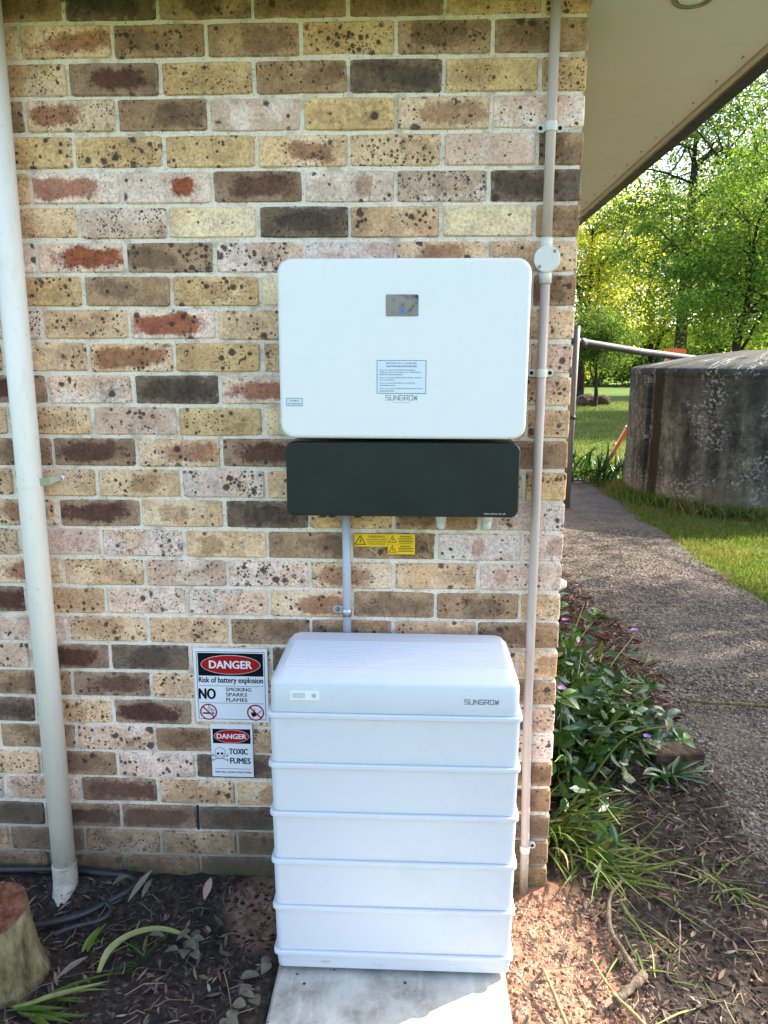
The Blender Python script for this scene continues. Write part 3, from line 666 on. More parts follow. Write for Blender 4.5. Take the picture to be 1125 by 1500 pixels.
mb.build('scuff_marks', M['screw'], base)
def lsec(z, xi, yf, yb, r): return rrZ(z, BX0+xi, BX1-xi, BY0+yf, BY1-yb, r, 8)
lid = MB().loft([lsec(z0+.0004, .005, .005, .005, .018), lsec(z0+.003, .004, .004, .004, .02), lsec(z0+.073, .0045, .005, .005, .020), lsec(z0+.079, .006, .0075, .007, .021), lsec(z0+.083, .009, .013, .010, .022), lsec(z0+.0855, .0125, .019, .014, .023), lsec(z0+.0975, .020, .046, .022, .024), lsec(z0+.0995, .023, .051, .025, .024), lsec(z0+.1005, .028, .058, .030, .024)]).build('top_cover', M['white_plastic'], bat)
mb = MB(); pr_ = []
n = 17; ya, yb_ = -.288, -.112
for i in range(n):
    y = ya+(yb_-ya)*i/n; dy = (yb_-ya)/n
    pr_ += [(y, .1006), (y+dy*.2, .1024), (y+dy*.65, .1024), (y+dy*.85, .1006)]
pr_ += [(yb_, .1006), (yb_, .099), (ya, .099)]
mb.loft([[(x, y, z0+z) for y, z in pr_] for x in (BX0+.034, BX1-.034)], False); mb.build('ribbed_vent', M['white_plastic'], lid)
ip = MB().loft([rrY(-.3440, -.6835, .8055, .073, .0245, .003, 3), rrY(-.3464, -.6835, .8055, .072, .0235, .003, 3)], False).build('indicator_panel', M['white_powder'], lid)
mb = MB()
for i in range(10): rect(mb, -.713+i*.0031, -.7111+i*.0031, .799, .812, -.3468)
ann(mb, -.6605, .8055, .0045, .0062, -.3468, 20); mb.build('charge_bars', M['lt_ink'], ip)
mb = MB(); ann(mb, -.6605, .8055, .0015, .003, -.3469, 16, 1, 110, 430); rect(mb, -.6609, -.6601, .8060, .8095, -.3470); mb.build('power_symbol', M['blue_led'], ip)
mb = MB(); logo(mb, -.291, -.205, .7915, .8030, -.3462, .0016); mb.build('logo_lettering', M['ink'], lid)

# ================================================================== SIGNS AND STICKERS
def sheet(name, x0, x1, z0, z1, y, label, cat, mat, tilt=0.0):
    o = MB().box(x0, x1, y, y+.0022, z0, z1).build(name, mat, None, ((x0+x1)/2, y, z1)); o.rotation_euler = (0, tilt, 0); return tag(o, label, cat)
s1 = sheet('danger_sign', -1.0625, -.8440, .557, .789, -.0052, 'white DANGER sign about battery explosion with no-smoking and no-flame symbols', 'sign', M['paper'])
y = -.0056; x0, x1, zt, zb = -1.0625, -.844, .789, .557
mb = MB(); frame(mb, x0+.008, x1-.008, zb+.008, zt-.010, .0016, y)
rect(mb, x0+.014, x1-.014, .671, .6722, y); rect(mb, x0+.014, x1-.014, .6165, .6177, y); mb.build('border', M['ink'], s1)
rect(MB(), x0+.0125, x1-.0125, .703, zt-.0145, y).build('header_panel', M['black'], s1)
ell(MB(), -.953, .7385, .0885, .0300, y-.0003).build('oval_outline', M['paper'], s1)
ell(MB(), -.953, .7385, .0872, .0288, y-.0006).build('red_oval', M['red'], s1)
text(MB(), 'DANGER', -1.017, -.889, .7265, .7515, y-.0009, .03).build('lettering', M['paper'], s1)
mb = MB(); text(mb, 'Risk of battery explosion', -1.050, -.858, .6760, .6995, y, .018); text(mb, 'NO', -1.052, -1.000, .6285, .6635, y, .035)
for i, s_ in enumerate(('SMOKING', 'SPARKS', 'FLAMES')): text(mb, s_, -.970, -.970+(.076, .063, .064)[i], .6552-i*.0165, .6668-i*.0165, y, .018)
mb.build('lettering', M['black'], s1)
for cx_, kind in ((-1.0245, 0), (-.8835, 1)):
    mb = MB(); cz_ = .5885
    if kind == 0:
        rect(mb, cx_-.018, cx_+.008, cz_-.007, cz_-.002, y); rect(mb, cx_+.010, cx_+.017, cz_-.007, cz_-.002, y)
        stroke(mb, [(cx_+.014, cz_+.001), (cx_+.016, cz_+.006), (cx_+.009, cz_+.009), (cx_+.006, cz_+.013), (cx_+.001, cz_+.016), (cx_+.001, cz_+.020)], .0018, y)
        stroke(mb, [(cx_+.010, cz_+.001), (cx_+.010, cz_+.005), (cx_+.004, cz_+.007), (cx_-.002, cz_+.011)], .0016, y-.0002)
    else:
        fl_ = [(-.010, -.012), (-.014, -.004), (-.011, .003), (-.008, -.002), (-.007, .006), (-.002, .013), (-.003, .004), (.002, -.001), (.002, -.007), (-.001, -.012)]
        mb.add([(cx_+a, y, cz_+b) for a, b in fl_], [tuple(range(len(fl_)))])
        stroke(mb, [(cx_-.006, cz_-.014), (cx_+.001, cz_-.009), (cx_+.016, cz_+.006)], .0022, y-.0002)
    mb.build('pictogram', M['black'], s1)
    mb = MB(); ann(mb, cx_, cz_, .0215, .0258, y-.0004); stroke(mb, [(cx_-.0165, cz_+.0165), (cx_+.0165, cz_-.0165)], .0042, y-.0004); mb.build('prohibition_ring', M['red'], s1)
s2 = sheet('toxic_fumes_sign', -1.0215, -.8955, .378, .549, -.0050, 'small DANGER TOXIC FUMES sign with a skull below the larger sign', 'sign', M['paper'])
y = -.0054; x0, x1 = -1.0215, -.8955
rect(MB(), x0+.006, x1-.006, .487, .534, y).build('header_panel', M['black'], s2)
ell(MB(), -.9585, .5105, .0530, .0218, y-.0003).build('oval_outline', M['paper'], s2); ell(MB(), -.9585, .5105, .0520, .0208, y-.0006).build('red_oval', M['red'], s2)
text(MB(), 'DANGER', -1.0035, -.9135, .5025, .5190, y-.0009, .03).build('lettering', M['paper'], s2)
mb = MB(); text(mb, 'TOXIC', -.9680, -.9105, .4515, .4710, y, .030); text(mb, 'FUMES', -.9660, -.9030, .4210, .4405, y, .028)
text(mb, 'FIRE WILL CAUSE TOXIC FUMES', -1.0120, -.9020, .3900, .3955, y, .03); rect(mb, -1.0125, -.9020, .4035, .4046, y); mb.build('lettering', M['black'], s2)
mb = MB(); sx, sz = -.9955, .4545
ann(mb, sx, sz+.004, .0150, .0163, y, 30, .92, -30, 210); stroke(mb, [(sx-.0135, sz-.004), (sx-.0085, sz-.011), (sx-.008, sz-.018), (sx+.008, sz-.018), (sx+.0085, sz-.011), (sx+.0135, sz-.004)], .0013, y)
ell(mb, sx-.006, sz-.001, .0042, .0040, y, 16); ell(mb, sx+.006, sz-.001, .0042, .0040, y, 16); mb.add([(sx-.002, y, sz-.010), (sx+.002, y, sz-.010), (sx, y, sz-.005)], [(0, 1, 2)])
for i in range(5): rect(mb, sx-.0065+i*.003, sx-.0058+i*.003, sz-.018, sz-.0135, y-.0001)
for sg in (-1, 1):
    for off in (-.0014, .0014): stroke(mb, [(sx-.0215*sg, sz-.0225+off), (sx-.009*sg, sz-.0165+off)], .0009, y); stroke(mb, [(sx-.0215*sg, sz-.0065+off), (sx-.0125*sg, sz-.0115+off)], .0009, y-.0002)
    for ex, ez in ((-.0225, -.0245), (-.0225, -.0205), (-.0225, -.0085), (-.0225, -.0045)): ann(mb, sx-ex*sg*-1, sz+ez, .0012, .0021, y, 12)
mb.build('skull_and_crossbones', M['black'], s2)
s3 = sheet('warning_sticker', -.5865, -.4925, 1.101, 1.137, -.0045, 'long yellow WARNING sticker beside the grey conduit, left of the pair', 'sticker', M['yellow'])
y = -.0049
def tri(mb, cx_, zb_, wd, hh, y): 
    a = [(cx_-wd/2, zb_), (cx_+wd/2, zb_), (cx_, zb_+hh)]; return stroke(mb, a+[a[0]], .0022*wd/.03, y)
def bolt(mb, cx_, cz_, s_, y): return mb.add([(cx_+a*s_, y, cz_+b*s_) for a, b in ((.15, 1), (-.35, .05), (.02, .05), (-.25, -1), (.4, .25), (.02, .25))], [(0, 1, 2, 5), (5, 2, 3, 4)])
mb = MB(); tri(mb, -.5695, 1.1075, .030, .025, y); bolt(mb, -.5690, 1.117, .0085, y); mb.build('hazard_triangle', M['black'], s3)
mb = MB(); text(mb, 'WARNING', -.546, -.500, 1.1265, 1.1335, y, .0); text(mb, 'MULTIPLE ENERGY SOURCES', -.551, -.4955, 1.1200, 1.1235, y, .015); text(mb, 'TURN OFF ALL ISOLATORS', -.550, -.4960, 1.1135, 1.1170, y, .015); text(mb, 'TO ISOLATE INVERTER', -.547, -.4985, 1.1070, 1.1105, y, .015); mb.build('lettering', M['black'], s3)
s4 = sheet('double_warning_sticker', -.4915, -.4150, 1.0795, 1.1375, -.0047, 'taller yellow sticker with two stacked WARNING panels, right of the pair', 'sticker', M['yellow'])
y = -.0051
for k_, zz in enumerate((1.110, 1.0815)):
    mb = MB(); tri(mb, -.4785, zz+.004, .020, .019, y); bolt(mb, -.4782, zz+.0115, .0062, y); mb.build('hazard_triangle', M['black'], s4)
    mb = MB(); text(mb, 'WARNING', -.458, -.425, zz+.0188, zz+.0235, y, .02)
    for q in range(3 + (k_ == 0)): rect(mb, -.463+.003*(q % 2), -.419-.004*(q % 2), zz+.0145-q*.0043, zz+.0160-q*.0043, y)
    if k_ == 0: rect(mb, -.4915, -.4150, 1.1084, 1.1088, y-.0001)
    mb.build('lettering', M['black'], s4)

# ================================================================== DOWNPIPE (left) and CONDUIT (right)
dp = root('downpipe', (-1.482, -.05, 0), 'weathered white round downpipe running down the left of the brick wall', 'downpipe')
MB().tube([(-1.482, -.05, 2.507), (-1.482, -.05, 1.3), (-1.482, -.05, .09)], .0335, 28).build('pipe', M['pvc_white'], dp)
el = MB(); el.tube([(-1.482, -.05, .102), (-1.482, -.05, .1005), (-1.482, -.05, .098), (-1.482, -.05, .045), (-1.4805, -.055, .028), (-1.478, -.070, .010), (-1.473, -.098, -.008), (-1.468, -.130, -.024)], [.0340, .0360, .0362, .0362, .0360, .036, .0345, .034], 28); el.build('elbow', M['pvc_dirty'], dp)
MB().tube([(-1.482, -.05, .032), (-1.4815, -.052, .022)], .0378, 28).build('joint_ring', M['pvc_dirty'], dp)
st = MB(); st.tube([(-1.482, -.05, 1.297), (-1.482, -.05, 1.272)], .0348, 28, False); strap = st.build('strap', M['pvc_white'], dp)
MB().add([(-1.450, -.062, 1.296), (-1.450, -.060, 1.274), (-1.425, -.050, 1.277), (-1.425, -.052, 1.300), (-1.402, -.030, 1.290), (-1.402, -.034, 1.302), (-1.394, -.036, 1.288), (-1.392, -.028, 1.299)], [(0, 1, 2, 3), (3, 2, 4, 5), (5, 4, 6, 7)]).build('loose_strap_end', M['steel'], strap)

cd_ = root('wall_conduit', (-.083, -.025, 0), 'faded pinkish conduit with a round junction box near the house corner', 'conduit')
MB().tube([(-.087, -.0225, 2.507), (-.0865, -.0225, 2.2), (-.0855, -.0225, 1.90)], .0128, 20).build('upper_pipe', M['pvc_pink'], cd_)
MB().tube([(-.0845, -.0225, 1.86), (-.0845, -.0225, 1.3), (-.0830, -.0225, .6), (-.0740, -.0225, .17), (-.0735, -.0225, -.02)], .0128, 20).build('lower_pipe', M['pvc_pink'], cd_)
jb = MB(); jc = (-.0853, 1.872)
def circY(y, r, n=36): return [(jc[0]+r*math.cos(2*math.pi*i/n), y, jc[1]+r*math.sin(2*math.pi*i/n)) for i in range(n)]
jb.loft([circY(-.001, .032), circY(-.034, .032), circY(-.0342, .0338), circY(-.039, .0338), circY(-.041, .0325), circY(-.0415, .030)]); jbo = jb.build('junction_box', M['pvc_box'], cd_)
for dx, dz in ((.018, .019), (-.019, -.019)): MB().tube([(jc[0]+dx, -.0414, jc[1]+dz), (jc[0]+dx, -.0428, jc[1]+dz)], .0045, 12).build('screw', M['screw'], jbo)
ann(MB(), jc[0], jc[1], .0085, .0105, -.0417, 24).build('moulded_ring', M['pvc_box'], jbo)
MB().tube([(-.0862, -.0225, 1.926), (-.0860, -.0225, 1.895)], .0158, 20).build('socket', M['pvc_box'], cd_)
MB().tube([(-.0850, -.0225, 1.850), (-.0848, -.0225, 1.813)], .0158, 20).build('socket', M['pvc_box'], cd_)
for (x, z, lefty) in ((-.0866, 2.190, 1), (-.0845, 1.585, 1), (-.0742, .176, 0)):
    sd_ = MB().tube([(x, -.0225, z+.011), (x, -.0225, z-.011)], .0152, 20, False).build('saddle', M['pvc_box'], cd_)
    for s_ in ((-1, 1) if lefty else (1,)):
        e_ = MB().loft([rrY(-.0015, x+s_*.022, z, .024, .020, .009, 4), rrY(-.010, x+s_*.022, z, .024, .020, .009, 4)], False).build('saddle_ear', M['pvc_box'], sd_)
        MB().tube([(x+s_*.0245, -.0098, z), (x+s_*.0245, -.0108, z)], .0052, 12).build('screw_hole', M['hole'], e_)
# white pipe stub on the side wall
mb = MB(); mb.tube([(-.01, .075, .975), (.012, .075, .975), (.020, .075, .972), (.024, .075, .965)], [.018, .018, .016, .008], 16)
tag(mb.build('pipe_stub', M['pvc_box'], None, (0, .075, .975)), 'short white capped pipe stub poking from the side wall behind the corner', 'pipe')

# ================================================================== LEFT GARDEN BED
hs = root('poly_pipe', (-1.5, -.05, .02), 'black irrigation pipe looping along the foot of the wall', 'pipe')
def smooth_path(pts, n=6):
    P = [np.array(p, float) for p in pts]; P = [2*P[0]-P[1]]+P+[2*P[-1]-P[-2]]; o = []
    for i in range(1, len(P)-2):
        for t in np.linspace(0, 1, n, endpoint=False):
            a, b, c, d = P[i-1:i+3]; o.append(.5*((2*b)+(c-a)*t+(2*a-5*b+4*c-d)*t*t+(-a+3*b-3*c+d)*t**3))
    o.append(P[-2]); return [tuple(q) for q in o]
MB().tube(smooth_path([(-2.1, -.03, .05), (-1.72, -.026, .052), (-1.50, -.012, .050), (-1.39, -.022, .048), (-1.30, -.028, .044), (-1.262, -.048, .040), (-1.276, -.085, .036), (-1.317, -.130, .034), (-1.374, -.188, .034), (-1.467, -.225, .030), (-1.56, -.24, .02)]), .0095, 12).build('main_pipe', M['poly'], hs)
MB().tube(smooth_path([(-1.42, -.262, .030), (-1.376, -.236, .034), (-1.309, -.205, .034), (-1.292, -.172, .040), (-1.318, -.14, .040)]), .0065, 10).build('side_branch', M['poly'], hs)

sp = root('tree_stump', (-1.508, -.385, 0), 'short mossy cut stump with orange-brown sawn top at the left edge', 'stump')
rnd = random.Random(4); secs = []
lev = [(-.04, .125, 0), (.02, .112, 0), (.05, .103, 0), (.08, .097, 0), (.11, .093, 0), (.14, .088, 0), (.165, .085, 0), (.198, .082, 1)]
for z, rad, tp in lev:
    secs.append([(-1.508+rad*math.cos(a)*(1+.05*math.sin(3*a+z*9)+.03*math.sin(7*a)+rnd.uniform(-.018, .018)), -.385+rad*math.sin(a)*(1+.05*math.sin(2*a+1)), z+(tp*.35*rad*math.sin(a)+tp*.010*math.cos(a) if tp else 0)) for a in [2*math.pi*i/36 for i in range(36)]])
MB().loft(secs, True).build('trunk', M['stump'], sp)
top = secs[-1]; c = (-1.508, -.385, .200)
inn = [[(c[0]+(p[0]-c[0])*f, c[1]+(p[1]-c[1])*f, p[2]*f+c[2]*(1-f)+.002+rnd.uniform(-.0016, .0016)*(f < .98)) for i, p in enumerate(top)] for f in (.985, .75, .5, .25, .02)]
MB().loft(inn, False, False).build('sawn_face', M['cut'], sp)

def blade(mb, path, width, up=(0, 0, 1), fold=.25):
    P = [Vector(p) for p in path]; k = len(P); vs = []
    for i, p in enumerate(P):
        t = (P[min(i+1, k-1)]-P[max(i-1, 0)]).normalized(); s_ = t.cross(Vector(up)); s_ = s_.normalized() if s_.length > 1e-5 else Vector((1, 0, 0)); nn = s_.cross(t)
        u = i/(k-1); wv = width*(min(1, .45+u*2.2) if u < .3 else max(.04, (1-((u-.3)/.7)**2.2)))
        vs += [p-s_*wv/2+nn*wv*fold, p, p+s_*wv/2+nn*wv*fold]
    return mb.add(vs, [f for i in range(k-1) for f in ((i*3, i*3+1, i*3+4, i*3+3), (i*3+1, i*3+2, i*3+5, i*3+4))], True)
def arch(base, ang, length, rise, droop, n=9, lean=.0):
    o = []; 
    for i in range(n):
        u = i/(n-1); h = length*(lean+(1-lean)*u)*u**.0 if 0 else length*u
        o.append((base[0]+math.cos(ang)*h*(.35+.65*u)*1., base[1]+math.sin(ang)*h*(.35+.65*u), base[2]+rise*math.sin(min(u*droop, 1.6)*1.2)*1.0))
    return o
mb = MB(); blade(mb, smooth_path([(-1.246, -.372, .014), (-1.243, -.312, .026), (-1.203, -.264, .036), (-1.135, -.238, .038), (-1.063, -.246, .032), (-1.006, -.270, .020)], 4), .024, fold=.12)
tag(mb.build('fallen_strap_leaf', M['dead_strap'], None, (-1.13, -.28, .02)), 'long arched yellowing strap leaf lying on the dark soil', 'leaf')
def dry_leaf(name, x, y, z, ang, ln, wd, mat, label, pitch=.2, curl=.25, group=None):
    mb = MB(); pth = []
    for i in range(7):
        u = i/6-.5; pth.append((math.cos(ang)*ln*u, math.sin(ang)*ln*u, ln*u*pitch+curl*ln*(.25-u*u)))
    P = [Vector(p) for p in pth]; vs = []; side = Vector((-math.sin(ang), math.cos(ang), 0))
    for i, p in enumerate(P):
        u = i/6; ww = wd*max(.05, math.sin(math.pi*min(max(u, .02), .98))**.8); vs += [p-side*ww/2+Vector((0, 0, ww*.22)), p, p+side*ww/2+Vector((0, 0, ww*.15))]
    mb.add(vs, [f for i in range(6) for f in ((i*3, i*3+1, i*3+4, i*3+3), (i*3+1, i*3+2, i*3+5, i*3+4))], True)
    o = link(name, mb.mesh(name), mat); o.location = (x, y, z); return tag(o, label, 'leaf', group)
dry_leaf('dry_leaf', -1.232, -.092, .062, R(58), .092, .024, M['grey_leaf'], 'large grey curled dry leaf propped beside the black pipe', .55, .12)
dry_leaf('dry_leaf', -1.214, -.088, .050, R(80), .058, .018, M['grey_leaf'], 'smaller grey leaf tucked right of the large curled one', .3, .2)
dry_leaf('dry_leaf', -1.030, -.082, .050, R(84), .055, .026, M['pink_leaf'], 'pinkish dry leaf standing near the foot of the wall', .6, .1)
dry_leaf('dry_leaf', -1.310, -.385, .038, R(48), .085, .022, M['grey_leaf'], 'pointed grey-brown leaf right of the sawn stump', .15, .15)
dry_leaf('dry_leaf', -1.30, -.070, .060, R(30), .05, .03, M['grey_green_leaf'], 'round greyish leaf inside the black pipe loop', .3, .3)
rl = random.Random(12)
for i in range(11):
    t = i/10; dry_leaf('shrivelled_leaf', -.798-.05*t+rl.uniform(-.025, .02), -.345-.20*t+rl.uniform(-.02, .02), .022+rl.uniform(0, .02), rl.uniform(0, 6.28), rl.uniform(.035, .052), rl.uniform(.024, .034), M['grey_green_leaf'], 'shrivelled grey-green leaf in the heap along the slab edge', rl.uniform(-.3, .4), rl.uniform(.1, .5), 'shrivelled leaves heaped along the slab')
for i in range(9):
    dry_leaf('shrivelled_leaf', -1.075+rl.uniform(-.05, .09), -.285+rl.uniform(-.06, .05), .030+rl.uniform(0, .02), rl.uniform(0, 6.28), rl.uniform(.035, .05), rl.uniform(.022, .03), M['grey_green_leaf'], 'shrivelled grey-green leaf around the arched strap leaf', rl.uniform(-.3, .4), rl.uniform(.1, .5), 'shrivelled leaves by the strap leaf')
def clump(name, x, y, z, n, lmin, lmax, wd, mat, label, cat, seed, a0=0, a1=6.283, rise=.6, spread=.03, group=None, part='blades', droop=.42):
    r = random.Random(seed); rt = root(name, (x, y, z), label, cat, group); mb = MB()
    for i in range(n):
        a = r.uniform(a0, a1); ln = r.uniform(lmin, lmax); el = r.uniform(.25, 1.25)*rise; dr = r.uniform(.6, 1.5)
        bx, by = x+r.gauss(0, spread), y+r.gauss(0, spread); pth = []
        for k_ in range(7):
            u = k_/6; hor = ln*(u*math.cos(el)+.25*u*u*dr*.6); zz = ln*(u*math.sin(el)-u*u*droop*dr*math.sin(el))
            sw = .04*ln*math.sin(u*4+i); pth.append((bx+math.cos(a)*hor-math.sin(a)*sw, by+math.sin(a)*hor+math.cos(a)*sw, max(z+zz, z+.004)))
        blade(mb, pth, wd*r.uniform(.6, 1.2))
    o = mb.build(part, mat, rt); tag(o, kind='stuff'); return rt
clump('strap_leaf_plant', -1.395, -.500, .01, 11, .12, .22, .016, M['weed'], 'green strap-leaf seedling fanning right in the lower left corner', 'plant', 3, R(-45), R(25), .45, .012)
clump('grass_tuft', -1.150, -.320, .01, 9, .05, .10, .008, M['strap'], 'small green grass tuft below the arched strap leaf', 'grass', 5, rise=.9, spread=.012)
clump('sprig', -1.312, -.305, .01, 3, .06, .09, .012, M['weed'], 'short pale green upright sprig between stump and strap leaf', 'plant', 8, rise=1.1, spread=.008)

# litter and twigs
def leaves_np(name, pts, lmin, lmax, ratio, mat, label, seed, tilt=.35, parent=None, cat='leaves', hang=0.0, hexa=False):
    r = np.random.default_rng(seed); n = len(pts); ln = r.uniform(lmin, lmax, n); wd = ln*ratio*r.uniform(.6, 1.3, n)
    a = r.uniform(0, 2*np.pi, n); el = r.normal(0, tilt, n)-hang; ro = r.normal(0, tilt*1.4, n)
    t = np.stack([np.cos(a)*np.cos(el), np.sin(a)*np.cos(el), np.sin(el)], 1); s = np.stack([-np.sin(a), np.cos(a), np.zeros(n)], 1); u = np.cross(t, s)
    s = s*np.cos(ro)[:, None]+u*np.sin(ro)[:, None]; u = np.cross(t, s)
    L_, W2 = ln[:, None], wd[:, None]; cv = (ln*r.uniform(-.15, .2, n))[:, None]
    v = np.stack([pts-t*L_/2, pts-s*W2/2+u*cv*.6, pts+t*L_*.5, pts+s*W2/2+u*cv*.6], 1)
    f = np.arange(n*4).reshape(n, 4)
    if hexa:
        v = np.stack([pts-t*L_/2, pts-t*L_*.2-s*W2*.46+u*cv*.5, pts+t*L_*.15-s*W2*.42+u*cv*.6, pts+t*L_*.5+u*cv*.2, pts+t*L_*.15+s*W2*.42+u*cv*.6, pts-t*L_*.2+s*W2*.46+u*cv*.5], 1)
        k = np.arange(n)[:, None]*6; f = np.concatenate([k+np.array([0, 1, 2, 3]), k+np.array([0, 3, 4, 5])])
    o = npmesh(name, v.reshape(-1, 3), f, mat, parent); return tag(o, label, None if parent else cat, kind='stuff')
pl = np.concatenate([pts_soil(.05, .95, -.95, .75, 2600, 41, .010), pts_soil(.05, .9, .75, 1.4, 900, 42, .012), pts_soil(.05, 1.0, 1.4, 4.5, 3600, 43, .012), pts_soil(-.14, .2, -.95, -.06, 220, 44, .012), pts_soil(-1.75, -.80, -.95, -.04, 900, 45, .010)])
leaves_np('leaf_litter', pl, .012, .048, .22, M['litter'], 'dry brown leaf litter scattered over the garden beds', 51, .28, hexa=True)
pb = pts_soil(.04, 1.0, 1.2, 4.2, 3600, 46, .010); pb = pb[np.hypot((pb[:, 0]-.35)/.75, (pb[:, 1]-2.2)/1.6) < 1]
leaves_np('bark_mulch', pb, .03, .10, .17, M['bark_chip'], 'reddish bark and leaf mulch heaped beside the side wall', 52, .3, hexa=True)
pg = np.stack([rs.uniform(.85, 1.95, 800), rs.uniform(-.6, 6, 800), np.full(800, -.002)], 1)
leaves_np('path_leaves', pg, .012, .045, .25, M['litter'], 'stray dry leaves scattered on the gravel path', 53, .15, hexa=True)
rt_ = random.Random(31); mb = MB()
for i in range(620):
    if i < 150: x, y = rt_.uniform(-1.7, -.82), rt_.uniform(-.9, -.05)
    elif i < 500: x, y = rt_.uniform(.05, .95), rt_.uniform(-.9, 1.2)
    else: x, y = rt_.uniform(.1, 1.1), rt_.uniform(1.2, 3.4)
    ln = rt_.uniform(.03, .13); a = rt_.uniform(0, 6.28); z = float(soil_h(np.array(x), np.array(y)))+.008; b = rt_.uniform(-.3, .3)
    mb.tube([(x, y, z), (x+math.cos(a)*ln*.5, y+math.sin(a)*ln*.5, z+rt_.uniform(0, .012)), (x+math.cos(a+b)*ln, y+math.sin(a+b)*ln, z+rt_.uniform(-.004, .010))], rt_.uniform(.0008, .0020), 4, False)
tag(mb.build('fine_twigs', M['twig']), 'fine dry twigs strewn across the garden soil', 'twigs', kind='stuff')
def stick(name, pts, r0, r1, mat, label, n=4):
    P = smooth_path(pts, n); k = len(P); rr_ = random.Random(len(label))
    o = MB().tube(P, [(r0+(r1-r0)*i/(k-1))*rr_.uniform(.8, 1.2) for i in range(k)], 8).build(name, mat, None, pts[0]); return tag(o, label, 'stick')
M['stick_grey'] = bark_material('grey_stick', srgb(62, 52, 44), srgb(100, 88, 74), srgb(140, 126, 108), 60)
M['stick_pale'] = bark_material('pale_stick', srgb(112, 94, 64), srgb(150, 130, 92), srgb(184, 164, 122), 60)
stick('fallen_branch', [(.238, .034, .03), (.190, -.03, .035), (.165, -.10, .035), (.150, -.184, .035), (.168, -.262, .030), (.186, -.335, .022)], .005, .009, M['stick_grey'], 'crooked grey fallen branch curving through the dark litter')
stick('broken_branch', [(.200, -.330, .028), (.160, -.372, .030), (.105, -.412, .020)], .013, .011, M['stick_grey'], 'thick broken stub of wood at the end of the crooked branch')
stick('dry_stalk', [(-.062, -.335, .035), (-.048, -.42, .034), (-.034, -.50, .03), (-.02, -.60, .02)], .0045, .0062, M['stick_pale'], 'pale dry stalk lying on the sunlit clay by the battery')
stick('dry_stalk', [(.10, -.395, .03), (.135, -.45, .028), (.175, -.51, .02)], .005, .006, M['stick_pale'], 'pale stalk below the broken branch stub')
stick('thin_stalk', [(.075, -.30, .035), (.10, -.38, .030), (.15, -.47, .022), (.2, -.56, .02)], .003, .0035, M['stick_pale'], 'thin yellow stalk beside the broken branch stub')
stick('thin_stick', [(.36, -.065, .022), (.421, -.124, .028), (.475, -.175, .018)], .003, .004, M['stick_grey'], 'straight reddish-brown stick on dark soil at right')
stick('thin_stick', [(.30, -.30, .02), (.33, -.22, .05), (.345, -.17, .065)], .0028, .0022, M['stick_grey'], 'thin stick poking up from the dark soil')
stick('mossy_stick', [(.86, 1.37, .03), (.98, 1.345, .022), (1.128, 1.341, .02), (1.30, 1.333, .012)], .005, .010, M['stump'], 'mossy green stick reaching from the shrub onto the path')
stick('pale_stick', [(-.076, -.30, .03), (-.064, -.26, .07), (-.055, -.235, .09)], .0022, .0016, M['stick_pale'], 'thin pale stem leaning upright beside the battery foot')
clump('grass_tuft', .56, .075, .0, 26, .08, .16, .008, M['weed'], 'flattened pale green grass tuft by the right edge', 'grass', 14, rise=.35, spread=.035)
clump('grass_tuft', .20, -.30, .01, 9, .08, .16, .006, M['weed'], 'pale straggly grass beside the crooked fallen branch', 'grass', 15, rise=.25, spread=.05)
clump('grass_tuft', .33, -.22, .0, 5, .08, .15, .006, M['weed'], 'thin grass wisps on dark soil right of the branch', 'grass', 16, rise=.3, spread=.04)

# ================================================================== SHRUB, GRASS CLUMP BY THE CORNER
clump('long_grass', .085, .30, .0, 90, .16, .36, .011, M['weed'], 'bright green long grass growing against the house corner', 'grass', 21, R(-110), R(60), 1.0, .055)
clump('long_grass', .20, .12, .0, 42, .12, .26, .009, M['weed'], 'thinner grass flopping onto the litter in front of the long grass', 'grass', 22, R(-120), R(50), .7, .05)
sh = root('flowering_shrub', (.30, .95, 0), 'low glossy green shrub with small purple flowers beside the side wall', 'shrub')
def shrub_leaf(seed):
    r = random.Random(seed); mb = MB(); ln, wd = .074, .034
    vs = []
    for i in range(6):
        u = i/5; ww = wd*max(.06, math.sin(math.pi*(.06+.90*u))**.85)*(.85+.3*u); zz = -.010*u*u+.004*math.sin(u*3)
        vs += [(u*ln, -ww/2, zz+ww*.16), (u*ln, 0, zz), (u*ln, ww/2, zz+ww*.16)]
    return mb.add(vs, [f for i in range(5) for f in ((i*3, i*3+1, i*3+4, i*3+3), (i*3+1, i*3+2, i*3+5, i*3+4))], True).mesh('leaf')
LM = [shrub_leaf(i) for i in range(3)]
M['shrub_obj'] = None
a_ = N('glossy_leaf_single', .30, .6); rv = a_.n('ShaderNodeObjectInfo').outputs['Random']
cc = a_.ramp(rv, [(0, srgb(30, 62, 28)), (.55, srgb(48, 88, 36)), (.85, srgb(84, 124, 46)), (1, srgb(120, 150, 58))]); a_.put(a_.b.inputs['Base Color'], cc)
tt = a_.n('ShaderNodeBsdfTranslucent'); a_.put(tt.inputs[0], a_.mix(1., cc, (1.4, 1.3, .5, 1), 'MULTIPLY')); mm = a_.n('ShaderNodeMixShader'); mm.inputs[0].default_value = .22
a_.t.links.new(a_.b.outputs[0], mm.inputs[1]); a_.t.links.new(tt.outputs[0], mm.inputs[2]); a_.t.links.new(mm.outputs[0], a_.out.inputs[0])
for me in LM: me.materials.append(a_.m)
rsh = random.Random(77); nleaf = 0; back_leaves = []; stems = MB(); flowers = []
def leaf_at(p, ang, el, sc):
    global nleaf
    o = bpy.data.objects.new('leaf', rsh.choice(LM)); COL.objects.link(o); o.parent = sh; o.location = Vector(p)-WL[sh.name]
    o.rotation_euler = (rsh.uniform(-.5, .5), -el, ang); o.scale = (sc,)*3; nleaf += 1
tips = []
